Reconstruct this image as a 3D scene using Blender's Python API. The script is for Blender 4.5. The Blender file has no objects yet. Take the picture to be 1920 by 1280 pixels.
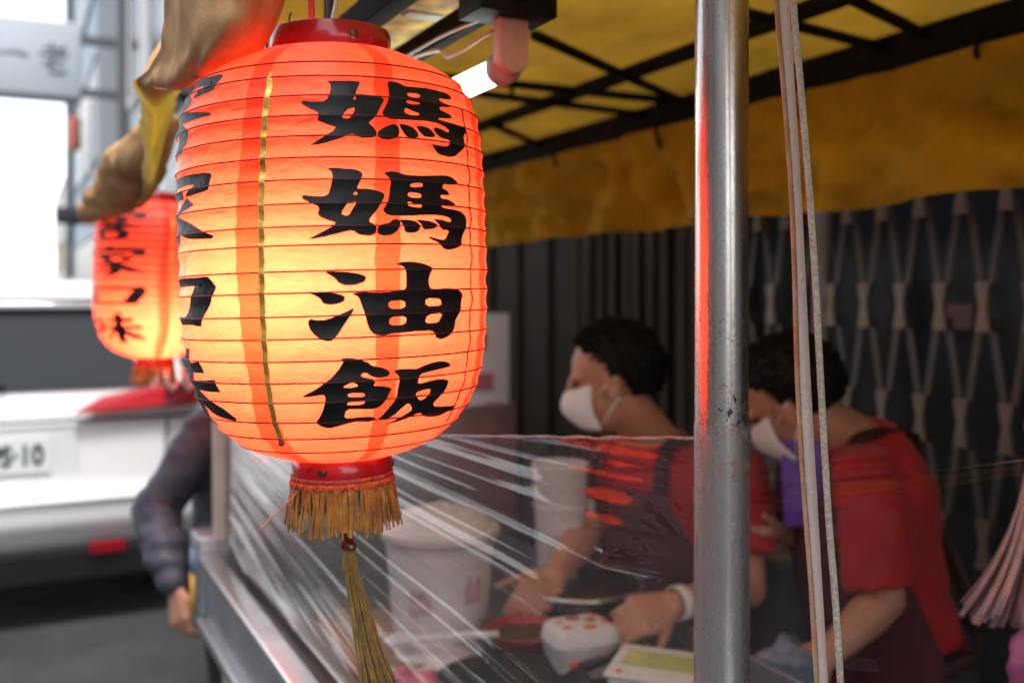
import bpy, bmesh, math, random
from mathutils import Vector, Matrix, noise
from mathutils.geometry import tessellate_polygon
R = math.radians
random.seed(7)
SC = bpy.context.scene
COL = SC.collection

# ------------------------------------------------------------------ camera, sky, sun, exposure
F, CZ, HY = 1920 * 35 / 36.0, 1.60, 550.0
cam = bpy.data.cameras.new('camera')
cam.lens, cam.sensor_width, cam.clip_start, cam.clip_end = 35, 36, 0.05, 600
cam.shift_y = -(640 - HY) / 1920
cam.dof.use_dof = True
cam.dof.focus_distance = 0.88
cam.dof.aperture_fstop = 3.6
cam.dof.aperture_blades = 9
co = bpy.data.objects.new('camera', cam); COL.objects.link(co)
co.location = (0, 0, CZ); co.rotation_euler = (R(90), 0, 0)
SC.camera = co

SUN_EL, SUN_AZ = R(70), R(153)          # azimuth clockwise from +Y: behind the camera, along the street
w = bpy.data.worlds.new('World'); SC.world = w; w.use_nodes = True
nt = w.node_tree; nt.nodes.clear()
sky = nt.nodes.new('ShaderNodeTexSky'); sky.sky_type = 'NISHITA'; sky.sun_disc = False
sky.sun_elevation = SUN_EL; sky.sun_rotation = SUN_AZ
sky.air_density = 1.0; sky.dust_density = 1.0; sky.ozone_density = 1.0
hs = nt.nodes.new('ShaderNodeHueSaturation'); hs.inputs['Saturation'].default_value = 0.30
bg = nt.nodes.new('ShaderNodeBackground'); bg.inputs['Strength'].default_value = 0.15
wo = nt.nodes.new('ShaderNodeOutputWorld')
nt.links.new(sky.outputs[0], hs.inputs['Color']); nt.links.new(hs.outputs[0], bg.inputs[0]); nt.links.new(bg.outputs[0], wo.inputs[0])
sl = bpy.data.lights.new('sun', 'SUN'); sl.energy = 1.3; sl.angle = R(14); sl.color = (1.0, 0.95, 0.88)
so = bpy.data.objects.new('sun', sl); COL.objects.link(so)
sdir = Vector((math.sin(SUN_AZ) * math.cos(SUN_EL), math.cos(SUN_AZ) * math.cos(SUN_EL), math.sin(SUN_EL)))
so.rotation_euler = sdir.to_track_quat('Z', 'Y').to_euler()
SC.view_settings.view_transform = 'Standard'; SC.view_settings.look = 'None'
SC.view_settings.gamma = 1; SC.view_settings.use_curve_mapping = False
SC.view_settings.exposure = 1.65
SC.render.engine = 'CYCLES'
SC.cycles.use_denoising = True
SC.cycles.max_bounces = 10; SC.cycles.transparent_max_bounces = 24; SC.cycles.diffuse_bounces = 4
SC.cycles.sample_clamp_indirect = 6.0
BULB_E, TUBE_E = 124.0, 3.0

# ------------------------------------------------------------------ helpers
def at(px, py, Y):
    """the point at depth Y that the photograph shows at pixel (px, py)"""
    return Vector(((px - 960) / F * Y, Y, CZ + (HY - py) / F * Y))
D = Vector((-0.447, 0.894, 0)).normalized()    # along the stall front, away from the camera
N = Vector((0.894, 0.447, 0)).normalized()     # from the stall front to the wall behind
O = Vector((-0.024, 0.93, 0))                  # stall front edge beside the pole
def st(s, n, z): return O + D * s + N * n + Vector((0, 0, z))

def tag(o, label=None, cat=None, group=None, kind=None):
    for k, v in (('label', label), ('category', cat), ('group', group), ('kind', kind)):
        if v: o[k] = v
    return o
def empty(name, loc=(0, 0, 0), label=None, cat=None, group=None, rot=(0, 0, 0)):
    o = bpy.data.objects.new(name, None); COL.objects.link(o)
    o.location = loc; o.rotation_euler = rot; o.empty_display_size = 0.05
    bpy.context.view_layer.update()
    return tag(o, label, cat, group)
def link(name, me, parent=None, mats=(), smooth=True):
    if smooth:
        for p in me.polygons: p.use_smooth = True
    for m in mats:
        if m: me.materials.append(m)
    o = bpy.data.objects.new(name, me); COL.objects.link(o)
    if parent is not None:
        o.parent = parent
    return o
def build(name, bm, m, parent=None, smooth=True, world=True, recalc=True):
    """bm in world coordinates (world=True) or the parent's own"""
    if recalc: bmesh.ops.recalc_face_normals(bm, faces=bm.faces)
    if parent is not None and world:
        bm.transform(world_of(parent).inverted())
    me = bpy.data.meshes.new(name); bm.to_mesh(me); bm.free()
    return link(name, me, parent, m if isinstance(m, (list, tuple)) else (m,), smooth)
def world_of(o):
    M = Matrix.LocRotScale(o.location, o.rotation_euler, o.scale)
    return world_of(o.parent) @ M if o.parent else M
def children(o): return [c for c in COL.objects if c.parent is o]
def copy_tree(o, parent=None):
    c = o.copy(); COL.objects.link(c); c.parent = parent
    for ch in children(o): copy_tree(ch, c)
    return c
def autosmooth(o, ang=35):
    o.data.set_sharp_from_angle(angle=R(ang)); return o

def frame_mat(axis, origin=(0, 0, 0), up=(0, 0, 1)):
    z = Vector(axis).normalized(); u = Vector(up)
    if abs(z.dot(u)) > 0.98: u = Vector((0, 1, 0))
    x = u.cross(z).normalized(); y = z.cross(x)
    return Matrix.Translation(origin) @ Matrix((x, y, z)).transposed().to_4x4()
def add_box(bm, c, size, ax=None, bevel=0.0):
    """box of size (a,b,c) centred at c, its axes given by the 3 vectors ax"""
    m = Matrix.Diagonal((*size, 1))
    rot = Matrix(ax).transposed().to_4x4() if ax else Matrix()
    g = bmesh.ops.create_cube(bm, size=1, matrix=Matrix.Translation(c) @ rot @ m)
    if bevel:
        es = list({e for v in g['verts'] for e in v.link_edges})
        bmesh.ops.bevel(bm, geom=es, offset=bevel, segments=2, affect='EDGES', profile=0.6)
def add_rings(bm, rings, cap=True, closed=False):
    """rings: equal-length lists of points -> skin"""
    vs = [[bm.verts.new(p) for p in r] for r in rings]
    n = len(vs[0])
    rr = list(zip(vs[:-1], vs[1:])) + ([(vs[-1], vs[0])] if closed else [])
    for a, b in rr:
        for i in range(n):
            bm.faces.new((a[i], a[(i + 1) % n], b[(i + 1) % n], b[i]))
    if cap and not closed:
        bm.faces.new(vs[0][::-1]); bm.faces.new(vs[-1])
def add_tube(bm, pts, r, n=8, cap=True):
    pts = [Vector(p) for p in pts]
    rs = r if isinstance(r, (list, tuple)) else [r] * len(pts)
    rings = []; up = Vector((0.31, 0.17, 0.93))
    for i, p in enumerate(pts):
        t = (pts[min(i + 1, len(pts) - 1)] - pts[max(i - 1, 0)])
        if t.length < 1e-9: t = Vector((0, 0, 1))
        t.normalize(); x = up.cross(t)
        if x.length < 1e-3: x = Vector((1, 0, 0)).cross(t)
        x.normalize(); y = t.cross(x)
        rings.append([p + (x * math.cos(2 * math.pi * k / n) + y * math.sin(2 * math.pi * k / n)) * rs[i] for k in range(n)])
    add_rings(bm, rings, cap)
def add_lathe(bm, prof, c=(0, 0, 0), n=48, cap=False, axis=(0, 0, 1)):
    """prof: list of (r, z)"""
    M = frame_mat(axis, c)
    add_rings(bm, [[M @ Vector((r * math.cos(2 * math.pi * k / n), r * math.sin(2 * math.pi * k / n), z)) for k in range(n)] for r, z in prof], cap)
def add_capsule(bm, p0, p1, r0, r1, n=14):
    p0, p1 = Vector(p0), Vector(p1); d = p1 - p0; L = max(d.length, 1e-4)
    M = frame_mat(d, p0); prof = []
    for k in range(6): a = -math.pi / 2 + k * math.pi / 12 + 0.06 * (k == 0); prof.append((r0 * math.cos(a), r0 * math.sin(a)))
    prof.append((r0, 0)); prof.append((r1, L))
    for k in range(1, 7): a = k * math.pi / 12 - 0.06 * (k == 6); prof.append((r1 * math.cos(a), L + r1 * math.sin(a)))
    add_rings(bm, [[M @ Vector((r * math.cos(2 * math.pi * k / n), r * math.sin(2 * math.pi * k / n), z)) for k in range(n)] for r, z in prof], True)
def add_cyl(bm, p0, p1, r0, r1, n=20):
    M = frame_mat(Vector(p1) - Vector(p0), p0); L = (Vector(p1) - Vector(p0)).length
    add_rings(bm, [[M @ Vector((r * math.cos(2 * math.pi * k / n), r * math.sin(2 * math.pi * k / n), z)) for k in range(n)] for r, z in ((r0, 0), (r1 * .98, L * .9), (r1, L))], True)
def add_ellipsoid(bm, c, rad, M3=None, seg=20):
    m = Matrix.Translation(c) @ (M3.to_4x4() if M3 else Matrix()) @ Matrix.Diagonal((*rad, 1))
    bmesh.ops.create_uvsphere(bm, u_segments=seg, v_segments=seg // 2 + 2, radius=1, matrix=m)
def cr(p, t):
    """Catmull-Rom through the points p, t in 0..len-1"""
    i = min(int(t), len(p) - 2); f = t - i
    a, b, c, d = p[max(i - 1, 0)], p[i], p[i + 1], p[min(i + 2, len(p) - 1)]
    return 0.5 * ((2 * b) + (c - a) * f + (2 * a - 5 * b + 4 * c - d) * f * f + (3 * b - a - 3 * c + d) * f ** 3)
def sheet(bm, grid, nu, nv, disp=None):
    """smooth sheet through a grid of control points; disp(point, u, v) -> offset vector"""
    rows = []
    for j in range(nv + 1):
        tv = j / nv * (len(grid) - 1)
        col = [cr([grid[r][c] for r in range(len(grid))], tv) for c in range(len(grid[0]))]
        row = []
        for i in range(nu + 1):
            p = cr(col, i / nu * (len(col) - 1))
            if disp: p = p + disp(p, i / nu, j / nv)
            row.append(bm.verts.new(p))
        rows.append(row)
    for a, b in zip(rows[:-1], rows[1:]):
        for i in range(nu):
            bm.faces.new((a[i], a[i + 1], b[i + 1], b[i]))
def fbm(p, s, o=3): return noise.fractal(Vector(p) * s, 1.0, 2.0, o)
def apply_mods(o):
    dg = bpy.context.evaluated_depsgraph_get()
    me = bpy.data.meshes.new_from_object(o.evaluated_get(dg))
    old = o.data; o.modifiers.clear(); o.data = me
    bpy.data.meshes.remove(old)
    for p in me.polygons: p.use_smooth = True
def remeshed(name, bm, m, parent, voxel=0.006, it=4):
    o = build(name, bm, m, parent)
    r = o.modifiers.new('r', 'REMESH'); r.mode = 'VOXEL'; r.voxel_size = voxel
    s = o.modifiers.new('s', 'SMOOTH'); s.factor = 0.5; s.iterations = it
    bpy.context.view_layer.update(); apply_mods(o)
    if not o.data.materials: o.data.materials.append(m)
    return o
def solid(o, t, off=0, rim=0):
    s = o.modifiers.new('solid', 'SOLIDIFY'); s.thickness = t; s.offset = off
    if rim: s.material_offset = rim; s.material_offset_rim = rim
    return o

# ------------------------------------------------------------------ materials
def mat(name, c, rough=0.6, metal=0.0, var=0.0, vs=8.0, bump=0.0, bs=60.0, c2=None, spec=0.5, coat=0.0, aniso=0.0, stretch=(1, 1, 1), sheen=0.0, rvar=0.0):
    m = bpy.data.materials.new(name); m.use_nodes = True
    t = m.node_tree; b = t.nodes['Principled BSDF']
    b.inputs['Base Color'].default_value = (*c, 1); b.inputs['Roughness'].default_value = rough
    b.inputs['Metallic'].default_value = metal; b.inputs['Specular IOR Level'].default_value = spec
    b.inputs['Coat Weight'].default_value = coat; b.inputs['Anisotropic'].default_value = aniso
    b.inputs['Sheen Weight'].default_value = sheen
    tc = t.nodes.new('ShaderNodeTexCoord'); mp = t.nodes.new('ShaderNodeMapping'); mp.inputs['Scale'].default_value = stretch
    t.links.new(tc.outputs['Object'], mp.inputs[0])
    if var or c2:
        n = t.nodes.new('ShaderNodeTexNoise'); n.inputs['Scale'].default_value = vs; n.inputs['Detail'].default_value = 6; n.inputs['Roughness'].default_value = 0.62
        t.links.new(mp.outputs[0], n.inputs['Vector'])
        r = t.nodes.new('ShaderNodeValToRGB'); r.color_ramp.elements[0].position = 0.36; r.color_ramp.elements[1].position = 0.66
        d = c2 or tuple(max(0, x * (1 - var)) for x in c)
        u = c if c2 else tuple(min(1, x * (1 + var * 0.6)) for x in c)
        r.color_ramp.elements[0].color = (*d, 1); r.color_ramp.elements[1].color = (*u, 1)
        t.links.new(n.outputs['Fac'], r.inputs[0]); t.links.new(r.outputs[0], b.inputs['Base Color'])
        if rvar:
            mr = t.nodes.new('ShaderNodeMapRange'); mr.inputs[3].default_value = max(0.02, rough - rvar); mr.inputs[4].default_value = min(1, rough + rvar)
            t.links.new(n.outputs['Fac'], mr.inputs[0]); t.links.new(mr.outputs[0], b.inputs['Roughness'])
    if bump:
        n2 = t.nodes.new('ShaderNodeTexNoise'); n2.inputs['Scale'].default_value = bs; n2.inputs['Detail'].default_value = 5
        t.links.new(mp.outputs[0], n2.inputs['Vector'])
        bp = t.nodes.new('ShaderNodeBump'); bp.inputs['Strength'].default_value = bump; bp.inputs['Distance'].default_value = 0.004
        t.links.new(n2.outputs['Fac'], bp.inputs['Height']); t.links.new(bp.outputs[0], b.inputs['Normal'])
    return m
def emit(name, c, s):
    m = bpy.data.materials.new(name); m.use_nodes = True; t = m.node_tree; t.nodes.clear()
    e = t.nodes.new('ShaderNodeEmission'); e.inputs[0].default_value = (*c, 1); e.inputs[1].default_value = s
    o = t.nodes.new('ShaderNodeOutputMaterial'); t.links.new(e.outputs[0], o.inputs[0]); return m
def schlick(t, f0, gain, normal=None):
    lw = t.nodes.new('ShaderNodeLayerWeight'); lw.inputs['Blend'].default_value = 0.5
    if normal: t.links.new(normal, lw.inputs['Normal'])
    p = t.nodes.new('ShaderNodeMath'); p.operation = 'POWER'; p.inputs[1].default_value = 4.2; t.links.new(lw.outputs['Facing'], p.inputs[0])
    a = t.nodes.new('ShaderNodeMath'); a.operation = 'MULTIPLY_ADD'; a.use_clamp = True; a.inputs[1].default_value = (1 - f0) * min(1, gain); a.inputs[2].default_value = f0 * gain
    t.links.new(p.outputs[0], a.inputs[0]); return a.outputs[0]
def translucent(name, cd, ct, wt=0.6, gloss=0.04, rough=0.4, bump=0.25, bs=40, var=0.12, vs=30, stretch=(1, 1, 1), weave=0):
    """a thin sheet: part of the light bounces off (cd), part comes through (ct)"""
    m = bpy.data.materials.new(name); m.use_nodes = True; t = m.node_tree; t.nodes.clear(); L = t.links.new
    tc = t.nodes.new('ShaderNodeTexCoord'); mp = t.nodes.new('ShaderNodeMapping'); mp.inputs['Scale'].default_value = stretch
    L(tc.outputs['Object'], mp.inputs[0])
    n = t.nodes.new('ShaderNodeTexNoise'); n.inputs['Scale'].default_value = vs; n.inputs['Detail'].default_value = 8; n.inputs['Roughness'].default_value = 0.7
    L(mp.outputs[0], n.inputs['Vector'])
    def col(c):
        r = t.nodes.new('ShaderNodeValToRGB'); r.color_ramp.elements[0].position = 0.3; r.color_ramp.elements[1].position = 0.62
        r.color_ramp.elements[0].color = (*[x * (1 - var * 1.6) for x in c], 1); r.color_ramp.elements[1].color = (*c, 1)
        L(n.outputs['Fac'], r.inputs[0]); return r.outputs[0]
    n2 = t.nodes.new('ShaderNodeTexNoise'); n2.inputs['Scale'].default_value = bs; n2.inputs['Detail'].default_value = 4; n2.inputs['Distortion'].default_value = 0.6
    L(mp.outputs[0], n2.inputs['Vector'])
    bp = t.nodes.new('ShaderNodeBump'); bp.inputs['Strength'].default_value = bump; bp.inputs['Distance'].default_value = 0.003
    L(n2.outputs['Fac'], bp.inputs['Height'])
    di = t.nodes.new('ShaderNodeBsdfDiffuse'); L(col(cd), di.inputs[0]); L(bp.outputs[0], di.inputs['Normal'])
    tr = t.nodes.new('ShaderNodeBsdfTranslucent'); L(col(ct), tr.inputs[0]); L(bp.outputs[0], tr.inputs['Normal'])
    gl = t.nodes.new('ShaderNodeBsdfGlossy'); gl.inputs['Roughness'].default_value = rough; L(bp.outputs[0], gl.inputs['Normal'])
    m1 = t.nodes.new('ShaderNodeMixShader'); m1.inputs[0].default_value = wt; L(di.outputs[0], m1.inputs[1]); L(tr.outputs[0], m1.inputs[2])
    m2 = t.nodes.new('ShaderNodeMixShader')
    L(schlick(t, gloss, min(0.5, gloss * 12), bp.outputs[0]), m2.inputs[0]); L(m1.outputs[0], m2.inputs[1]); L(gl.outputs[0], m2.inputs[2])
    o = t.nodes.new('ShaderNodeOutputMaterial'); L(m2.outputs[0], o.inputs[0]); return m
def clear_film(name, haze=0.05, gain=1.7, rough=0.03, tint=(0.97, 0.97, 0.97), hazecol=(0.8, 0.8, 0.82), bs=0, bump=0.0, stretch=(1, 1, 1)):
    m = bpy.data.materials.new(name); m.use_nodes = True; t = m.node_tree; t.nodes.clear(); L = t.links.new
    tp = t.nodes.new('ShaderNodeBsdfTransparent'); tp.inputs[0].default_value = (*tint, 1)
    gl = t.nodes.new('ShaderNodeBsdfGlossy'); gl.inputs['Roughness'].default_value = rough
    df = t.nodes.new('ShaderNodeBsdfDiffuse'); df.inputs[0].default_value = (*hazecol, 1)
    nrm = None
    if bump:
        tc = t.nodes.new('ShaderNodeTexCoord'); mp = t.nodes.new('ShaderNodeMapping'); mp.inputs['Scale'].default_value = stretch
        L(tc.outputs['Object'], mp.inputs[0])
        n = t.nodes.new('ShaderNodeTexNoise'); n.inputs['Scale'].default_value = bs; n.inputs['Detail'].default_value = 4; L(mp.outputs[0], n.inputs['Vector'])
        bp = t.nodes.new('ShaderNodeBump'); bp.inputs['Strength'].default_value = bump; bp.inputs['Distance'].default_value = 0.004; L(n.outputs['Fac'], bp.inputs['Height'])
        L(bp.outputs[0], gl.inputs['Normal']); nrm = bp.outputs[0]
    a = t.nodes.new('ShaderNodeMixShader'); a.inputs[0].default_value = haze; L(tp.outputs[0], a.inputs[1]); L(df.outputs[0], a.inputs[2])
    b = t.nodes.new('ShaderNodeMixShader'); L(schlick(t, 0.04, gain, nrm), b.inputs[0]); L(a.outputs[0], b.inputs[1]); L(gl.outputs[0], b.inputs[2])
    o = t.nodes.new('ShaderNodeOutputMaterial'); L(b.outputs[0], o.inputs[0]); return m

M = {}
M['asphalt'] = mat('asphalt', (0.032, 0.033, 0.036), 0.85, var=0.3, vs=3, bump=0.5, bs=160)
M['paper'] = translucent('lantern paper', (0.58, 0.040, 0.022), (0.95, 0.098, 0.049), 0.62, gloss=0.04, rough=0.4, bump=0.9, bs=42, var=0.15, vs=48, stretch=(1, 1, 2.2))
M['seam'] = translucent('doubled lantern paper', (0.50, 0.022, 0.014), (0.74, 0.043, 0.016), 0.57, gloss=0.05, rough=0.35, bump=0.5, bs=60, var=0.16, vs=60, stretch=(1, 1, 2.2))
M['rib'] = mat('lantern rib wire', (0.16, 0.012, 0.01), 0.5)
M['collar'] = mat('red lacquered collar', (0.33, 0.008, 0.014), 0.22, var=0.25, vs=14, coat=0.3)
M['ink'] = mat('black lettering film', (0.010, 0.009, 0.010), 0.5, spec=0.3, bump=0.35, bs=70, var=0.3, vs=20)
M['gold_foil'] = mat('gold foil ribbon', (0.95, 0.66, 0.16), 0.30, 0.55, c2=(0.45, 0.27, 0.03), vs=90, bump=0.15, bs=90, stretch=(0.1, 0.1, 1.2))
M['fringe'] = mat('old gold fringe', (0.35, 0.195, 0.02), 0.62, var=0.45, vs=90, sheen=0.3)
M['braid'] = mat('orange braid', (0.60, 0.24, 0.05), 0.7, c2=(0.28, 0.03, 0.02), vs=260, bump=0.6, bs=300)
M['navy'] = mat('navy braid', (0.03, 0.03, 0.12), 0.7, c2=(0.45, 0.14, 0.02), vs=300)
M['redcord'] = mat('red cord', (0.30, 0.01, 0.015), 0.6, var=0.3, vs=200)
M['bead'] = mat('brass bead', (0.35, 0.22, 0.10), 0.3, 0.8, var=0.4, vs=80)
M['rivet'] = mat('dull brass rivet', (0.13, 0.06, 0.035), 0.45, 0.6)
M['blackwire'] = mat('black wire', (0.015, 0.014, 0.014), 0.5)
M['whitewire'] = mat('white cable', (0.62, 0.58, 0.5), 0.5)
M['bulb'] = emit('lit bulb', (1.0, 0.80, 0.52), BULB_E)
M['tube'] = emit('lit fluorescent tube', (0.86, 1.0, 0.93), TUBE_E)
M['socket'] = mat('aged lamp socket', (0.60, 0.40, 0.27), 0.5, var=0.12, vs=30)
M['ring'] = mat('socket ring', (0.42, 0.28, 0.27), 0.5)
M['black_steel'] = mat('black painted steel', (0.009, 0.008, 0.0075), 0.6, var=0.4, vs=20, spec=0.2)
M['brownsteel'] = mat('rusty dark frame', (0.014, 0.010, 0.008), 0.8, c2=(0.006, 0.005, 0.004), vs=18, spec=0.12)
M['batten'] = mat('flaking yellow batten', (0.62, 0.40, 0.05), 0.65, c2=(0.17, 0.09, 0.03), vs=24, bump=0.5, bs=40)
M['battenwhite'] = mat('white patch of paint', (0.36, 0.38, 0.32), 0.6, var=0.3, vs=30)
M['roof_tarp'] = translucent('yellow awning tarp', (0.42, 0.225, 0.025), (0.40, 0.215, 0.02), 0.45, gloss=0.03, rough=0.5, bump=0.3, bs=6, var=0.34, vs=2.2)
M['valance'] = translucent('yellow awning valance', (0.66, 0.36, 0.03), (0.45, 0.26, 0.02), 0.22, gloss=0.004, rough=0.5, bump=0.5, bs=14, var=0.26, vs=3)
M['canvas'] = mat('brown weathered canvas', (0.62, 0.37, 0.18), 0.85, c2=(0.36, 0.20, 0.09), vs=13, bump=0.12, bs=400, spec=0.05)
M['canvas_in'] = translucent('yellow canvas lining', (0.50, 0.29, 0.025), (0.55, 0.38, 0.03), 0.4, gloss=0.015, bump=0.3, bs=20, var=0.2, vs=10)
M['film'] = clear_film('clear stretch film', haze=0.02, gain=2.2, rough=0.03, bump=0.10, bs=9, stretch=(1, 1, 3))
M['film_side'] = clear_film('clear taut film', haze=0.004, gain=1.7, rough=0.03)
M['film_wrap'] = clear_film('film wrapped on the pole', haze=0.16, gain=2.0, rough=0.06, bump=0.5, bs=45, hazecol=(0.7, 0.68, 0.66))
M['strap'] = mat('pale webbing strap', (0.86, 0.72, 0.67), 0.75, bump=0.5, bs=420)
M['strap_edge'] = mat('orange worn strap edge', (0.56, 0.25, 0.06), 0.8, bump=0.7, bs=420, c2=(0.70, 0.48, 0.34), vs=20)
M['cord'] = mat('pale twisted cord', (0.72, 0.69, 0.56), 0.7, bump=0.9, bs=500, var=0.25, vs=300)
M['steel'] = mat('stainless sheet', (0.58, 0.58, 0.60), 0.32, 0.9, var=0.15, vs=6, rvar=0.12)
M['steel_dark'] = mat('dull steel panel', (0.30, 0.31, 0.34), 0.42, 0.7, var=0.2, vs=5)
M['trim'] = mat('bright steel trim', (0.74, 0.73, 0.71), 0.25, 0.9, var=0.08, vs=12)
M['counter'] = mat('stained steel counter', (0.30, 0.29, 0.29), 0.36, 0.6, var=0.4, vs=5, rvar=0.15)
M['wood'] = mat('brown wooden board', (0.40, 0.24, 0.12), 0.6, var=0.3, vs=6, stretch=(1, 8, 1))
M['beige'] = mat('beige corner post', (0.52, 0.43, 0.36), 0.5, var=0.15)
M['yellow'] = mat('orange yellow sticker', (0.80, 0.42, 0.03), 0.5)
M['blue'] = mat('faded blue sticker', (0.18, 0.28, 0.48), 0.5)
M['white'] = mat('white plastic', (0.72, 0.69, 0.67), 0.42, var=0.07, vs=6)
M['white_lid'] = mat('off white lid', (0.70, 0.63, 0.60), 0.35, var=0.14, vs=12)
M['groove'] = mat('dark groove', (0.20, 0.17, 0.15), 0.7)  # darker tone for the rim groove and the lid dimples
M['pinkprint'] = mat('faded pink print', (0.60, 0.38, 0.38), 0.6, var=0.2, vs=20)
M['paperwhite'] = mat('white food paper', (0.74, 0.71, 0.68), 0.7, var=0.08, vs=10)
M['orange'] = mat('orange print', (0.75, 0.13, 0.05), 0.7)
M['green'] = mat('green print', (0.30, 0.42, 0.14), 0.6, c2=(0.62, 0.58, 0.22), vs=14)
M['pink'] = mat('pink plastic', (0.75, 0.16, 0.26), 0.45, var=0.3, vs=25)
M['red_plastic'] = mat('red tub', (0.42, 0.03, 0.03), 0.4, var=0.3, vs=10)
M['blackpot'] = mat('blackened pot', (0.02, 0.02, 0.022), 0.35, 0.2, var=0.3)
M['dark_food'] = mat('dark stew', (0.06, 0.03, 0.02), 0.3, bump=0.8, bs=50)
M['purple'] = mat('purple plastic', (0.16, 0.07, 0.46), 0.4, var=0.12, vs=10)
M['bag'] = mat('grey blue plastic bag', (0.18, 0.22, 0.30), 0.35, var=0.3, vs=8, bump=0.6, bs=20)
M['skin'] = mat('skin', (0.52, 0.25, 0.15), 0.5, var=0.15, vs=14)
M['hair'] = mat('black hair', (0.005, 0.004, 0.004), 0.6, bump=1.0, bs=140, spec=0.25)
M['mask'] = mat('white face mask', (0.80, 0.78, 0.75), 0.8, var=0.04)
M['redshirt'] = mat('red cotton', (0.42, 0.006, 0.010), 0.8, var=0.18, vs=6, sheen=0.1)
M['apron'] = mat('maroon apron', (0.10, 0.012, 0.020), 0.75, var=0.25, vs=7)
M['apron_tie'] = mat('dark apron strap', (0.045, 0.006, 0.010), 0.75)
M['jacket'] = mat('slate jacket', (0.060, 0.060, 0.085), 0.6, var=0.3, vs=9)
M['trousers'] = mat('dark trousers', (0.02, 0.02, 0.025), 0.8)
M['eye'] = mat('eye', (0.05, 0.03, 0.02), 0.2)
M['gate'] = mat('tarnished gate bar', (0.060, 0.044, 0.031), 0.5, 0.3, var=0.25, vs=20)
M['gate_plate'] = mat('bronze gate plate', (0.16, 0.108, 0.068), 0.45, 0.4, var=0.15, vs=30)
M['gate_post'] = mat('bronze gate channel', (0.16, 0.115, 0.09), 0.5, 0.3)
M['darkglass'] = mat('dark shop glass', (0.022, 0.024, 0.026), 0.25, spec=0.12, var=0.3, vs=2)
M['darkwall'] = mat('dark brown panel', (0.022, 0.011, 0.005), 0.7, spec=0.15, var=0.3, vs=4)
M['facade'] = mat('grey rendered facade', (0.30, 0.31, 0.33), 0.8, var=0.15, vs=1)
M['curtain'] = mat('greyish brown pleats', (0.066, 0.045, 0.029), 0.7, 0.0, spec=0.2, var=0.35, vs=9, stretch=(1, 1, 0.2))
M['poster'] = mat('pale poster', (0.62, 0.55, 0.52), 0.7)
M['carwhite'] = mat('white car paint', (0.74, 0.74, 0.74), 0.18, coat=0.6)
M['carblack'] = mat('black car plastic', (0.014, 0.014, 0.016), 0.45)
M['carglass'] = mat('dark car glass', (0.012, 0.015, 0.018), 0.04, spec=0.28)
M['lamp_red'] = mat('red tail lamp', (0.46, 0.006, 0.014), 0.3, coat=0.1)
M['lamp_dark'] = mat('dark red tail lamp', (0.14, 0.004, 0.008), 0.12, coat=0.8)
M['chrome'] = mat('chrome', (0.7, 0.7, 0.72), 0.12, 1.0)
M['plate'] = mat('number plate', (0.72, 0.76, 0.74), 0.4)
M['plate_ink'] = mat('plate characters', (0.03, 0.05, 0.05), 0.5)
M['tyre'] = mat('tyre rubber', (0.018, 0.018, 0.018), 0.8)
M['alloy'] = mat('alloy rim', (0.4, 0.4, 0.42), 0.3, 0.9)
M['sign'] = mat('pale sign panel', (0.46, 0.50, 0.55), 0.5)
M['sign_ink'] = mat('grey sign lettering', (0.10, 0.11, 0.13), 0.5)
M['bluegrey'] = mat('blue grey cladding', (0.36, 0.42, 0.48), 0.6, var=0.06, vs=1)
M['midgrey'] = mat('mid grey cladding', (0.12, 0.12, 0.13), 0.6)
M['palewall'] = mat('pale green grey wall', (0.58, 0.61, 0.59), 0.7, var=0.08, vs=1)
M['hank'] = mat('pink raffia', (0.66, 0.40, 0.39), 0.55, var=0.16, vs=40, stretch=(3, 3, 0.3))
M['magenta'] = mat('magenta plastic', (0.42, 0.10, 0.28), 0.4, var=0.2, vs=20)

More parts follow.
